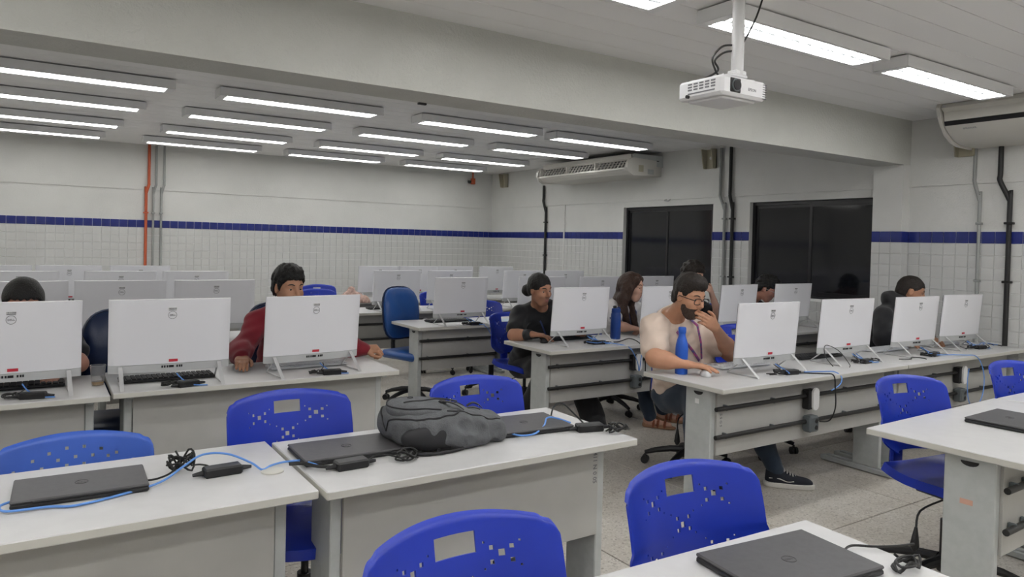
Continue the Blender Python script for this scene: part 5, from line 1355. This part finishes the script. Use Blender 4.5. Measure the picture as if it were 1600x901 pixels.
# ---- man in the black hoodie
P6J=dict(pelvis=(5.76,3.48,.53),shR=(5.58,3.13,.955),shL=(5.97,3.25,.955),head=(5.90,3.10,1.15),yaw=R(-55),pitch=R(16),
    elR=(5.42,3.05,.80),wrR=(5.52,2.98,.79),elL=(6.08,3.08,.80),wrL=(5.97,2.97,.79),knR=(5.65,3.05,.5),knL=(5.95,3.1,.5),anR=(5.65,3.0,.09),anL=(5.95,3.0,.09),toR=(5.7,2.86,.03),toL=(6.0,2.86,.03),
    hr=(V3(.1,-.12,-.02),V3(0,0,1),.3,-1),hl=(V3(-.06,-.13,-.02),V3(0,0,1),.3,1))
person('person','short-haired man in a black hoodie by the right wall',P6J,.0048,sk4,hd,bulk=1.1,shirt=M['blackcloth'],pants=M['denim'],sleeve=2.9,shoe=plainshoe(M['shoeblack']),hairfn=short_hair(.004,.068,.004,12,.001,200,side=.003),hood=True,hs=1.0)
# ---- man in red
P7J=dict(pelvis=(1.32,4.62,.53),shR=(1.105,4.42,.955),shL=(1.45,4.42,.955),head=(1.245,4.30,1.165),yaw=R(-75),pitch=R(6),
    elR=(.965,4.25,.815),wrR=(.945,4.125,.797),elL=(1.62,4.28,.79),wrL=(1.70,4.235,.785),knR=(1.22,4.2,.5),knL=(1.48,4.2,.5),anR=(1.22,4.2,.09),anL=(1.48,4.2,.09),toR=(1.24,4.05,.03),toL=(1.5,4.05,.03),
    hr=(V3(-.03,-.14,-.006),V3(0,0,1),[.35,.3,.3,.35],-1),hl=(V3(.10,-.04,.0),V3(.1,-.5,.7),[1.3,1.2,1.2,1.2],1,1.0,(.4,.4)))
person('person','dark-haired man in a red long-sleeved top behind a white computer',P7J,.0045,sk1 if False else sk4,hb,bulk=1.0,shirt=M['redcloth'],pants=M['denim'],sleeve=2.75,shoe=plainshoe(M['shoeblack']),hairfn=short_hair(.012,.068,.018,15,.005,120,side=.013),hs=1.0)
# ---- person at the left edge
P8J=dict(pelvis=(-.05,4.62,.53),shR=(-.25,4.42,.93),shL=(.12,4.42,.93),head=(-.055,4.30,1.092),yaw=R(-92),pitch=R(8),
    elR=(-.32,4.25,.80),wrR=(-.2,4.12,.785),elL=(.18,4.25,.80),wrL=(.08,4.12,.785),knR=(-.15,4.2,.5),knL=(.1,4.2,.5),anR=(-.15,4.2,.09),anL=(.1,4.2,.09),toR=(-.15,4.05,.03),toL=(.1,4.05,.03),
    hr=(V3(.04,-.14,-.03),V3(0,0,1),.3,-1),hl=(V3(-.04,-.14,-.03),V3(0,0,1),.3,1))
person('person','black-haired person whose eyes just show over the left-edge computer',P8J,.0048,skinred,hb,shirt=M['blackcloth'],pants=M['denim'],shoe=plainshoe(M['shoeblack']),hairfn=short_hair(.014,.058,.012,17,.002,60,fringe=.0,side=.016),hs=1.0)
mouse(3.160,2.785,R(-35),'white mouse under the right hand of the man in the cream T-shirt')
mouse(3.125,4.287,R(-50),'black mouse under the hand of the woman in black','blackrub')
mouse(4.09,4.262,R(-20),'white mouse under the hand of the long-haired woman')
mouse(.926,4.038,R(12),'white mouse under the hand of the man in red')
# ================================================================ backpack
def backpack():
    from mathutils.bvhtree import BVHTree
    t=thing('backpack','grey backpack lying flat on the desk between two closed laptops','backpack',(1.30,2.33,DZ))
    c=V3(1.235,2.325,.80); ax=unit(V3(.985,-.10,-.035)); ay=unit(np.cross([0,0,1],ax)); az=np.cross(ax,ay); A=[ax,ay,az]
    lo=c-V3(.34,.30,.10); hi=c+V3(.34,.30,.16); objs=[]
    F=Field(lo,hi,.0035)
    F.ell(c-ax*.07+az*.004,[.150,.150,.068],A,.02,p=3.2); F.ell(c+ax*.07-az*.008,[.155,.140,.052],A,.05,p=3.0)
    F.cone(c+ax*.185-ay*.10-az*.02,c+ax*.185+ay*.09-az*.012,.030,.030,.03)
    F.noise(.0035,24,21); F.noise(.0022,70,22)
    F.cone(c+ax*.02-ay*.165+az*.03,c+ax*.12-ay*.16+az*.0,.012,.004,.03,True); F.cone(c+ax*.15-ay*.15+az*.02,c+ax*.19-ay*.145-az*.04,.010,.006,.02,True)
    F.half((0,0,DZ+.0005),(0,0,-1)); objs.append(F.obj('main_compartment',M['bag'],t))
    F=Field(lo,hi,.0035); F.ell(c-ax*.085+az*.055,[.118,.108,.036],A,.02,p=2.6); F.noise(.002,60,23); objs.append(F.obj('front_pocket',M['bag'],t))
    trees=[BVHTree.FromPolygons([v.co for v in o.data.vertices],[tuple(p.vertices) for p in o.data.polygons]) for o in objs]
    def drape(x,y,off=0.0):
        p=c+ax*x+ay*y; best=DZ
        for tr in trees:
            h_=tr.ray_cast(Vector((p[0],p[1],1.4)),Vector((0,0,-1)))
            if h_[0] is not None: best=max(best,h_[0].z)
        return Vector((p[0],p[1],best+off))
    def se(cx,rx,ry,a0,a1,n=44,p=2.5,off=.001):
        out=[]
        for i in range(n+1):
            a=R(a0+(a1-a0)*i/n); out.append(drape(cx+math.copysign(abs(math.cos(a))**(2/p),math.cos(a))*rx, math.copysign(abs(math.sin(a))**(2/p),math.sin(a))*ry, off))
        return out
    MB().tube(se(-.075,.138,.140,50,310),.0038,6).build('main_zip',M['bagdark'],t,'all')
    MB().tube(se(-.085,.112,.100,70,290),.0032,6).build('pocket_zip',M['bagdark'],t,'all')
    MB().tube([drape(-.155+.011*i,-.035+.0007*i*i*.35,.001) for i in range(16)],.0034,6).build('small_pocket_zip',M['bagdark'],t,'all')
    MB().tube([drape(.03+.012*i,.075-.006*i,.001) for i in range(12)],.0026,6).build('seam',M['bagdark'],t,'all')
    MB().tube([drape(-.02+.016*i,-.108,.001) for i in range(14)],.0026,6).build('seam',M['bagdark'],t,'all')
    e=drape(-.11,.025,.003); place('emblem', MB().tube([(.010*math.cos(a),.010*math.sin(a),0) for a in [2*math.pi*i/18 for i in range(18)]],.0013,5,closed=True).mesh('emblem',M['bagdark']), t, tuple(e))
    e=drape(-.012,-.045,.004); MB().bbox(e,(.026,.020,.010),.003).build('buckle',M['bagdark'],t)
    def strap(P,w,nm,off=.003):
        pts=smoothpts([drape(x,y,off+o_) for x,y,o_ in P],5); vs=[];fs=[]
        for i,p in enumerate(pts):
            d=(pts[min(i+1,len(pts)-1)]-pts[max(i-1,0)]).normalized(); sd=d.cross(Vector((0,0,1))).normalized()
            for a,b_ in((-1,0),(1,0),(1,1),(-1,1)): vs.append(p+sd*a*w+Vector((0,0,.003*b_)))
        n=len(pts)
        for i in range(n-1):
            for k in range(4): fs.append((i*4+k,i*4+(k+1)%4,(i+1)*4+(k+1)%4,(i+1)*4+k))
        fs+=[(0,3,2,1),(4*n-4,4*n-3,4*n-2,4*n-1)]; MB().add(vs,fs).build(nm,M['bagdark'],t,60)
    strap([(-.01,-.05,.004),(.012,-.075,.014),(.035,-.085,.006),(.05,-.088,0)],.009,'strap_loop')
    strap([(.13,.06,.002),(.15,.055,.012),(.17,.045,.010),(.185,.04,.0)],.010,'top_handle')
    strap([(.0,.10,.0),(.05,.10,.0),(.10,.085,.0)],.008,'compression_strap')
    F=Field(lo,hi,.0035); F.ell(c-ax*.075-ay*.138-az*.014,[.118,.032,.043],A,.02,p=2.4); F.noise(.002,60,25); F.half((0,0,DZ+.001),(0,0,-1)); F.obj('mesh_pocket',M['bagdark'],t)
    MB().tube(smoothpts([V3(*(c-ax*.19-ay*.12))*V3(1,1,0)+V3(0,0,DZ+.012),V3(*(c-ax*.14-ay*.172))*V3(1,1,0)+V3(0,0,DZ+.008),V3(*(c-ax*.06-ay*.18))*V3(1,1,0)+V3(0,0,DZ+.007),V3(*(c+ax*.02-ay*.162))*V3(1,1,0)+V3(0,0,DZ+.009)],5),.006,7).build('shoulder_strap',M['bagdark'],t,'all')
    for ch in t.children: ch.matrix_parent_inverse = Matrix.Translation(-Vector(t.location))
backpack()
# pink cloth on the far chair
F=Field((2.7,7.65,.735),(3.5,8.25,1.0),.008); F.cone((3.02,7.95,.90),(2.86,7.9,.76),.012,.05,.06); F.cone((3.02,7.95,.90),(3.18,7.9,.75),.012,.05,.06); F.cone((3.02,7.95,.88),(3.02,7.92,.76),.02,.07,.06); F.noise(.016,45,31); F.noise(.008,110,32)
o=F.obj('cloth',M['cloth']); tag(o,'pale pink cloth draped over the far desk by the plastic chair','cloth')
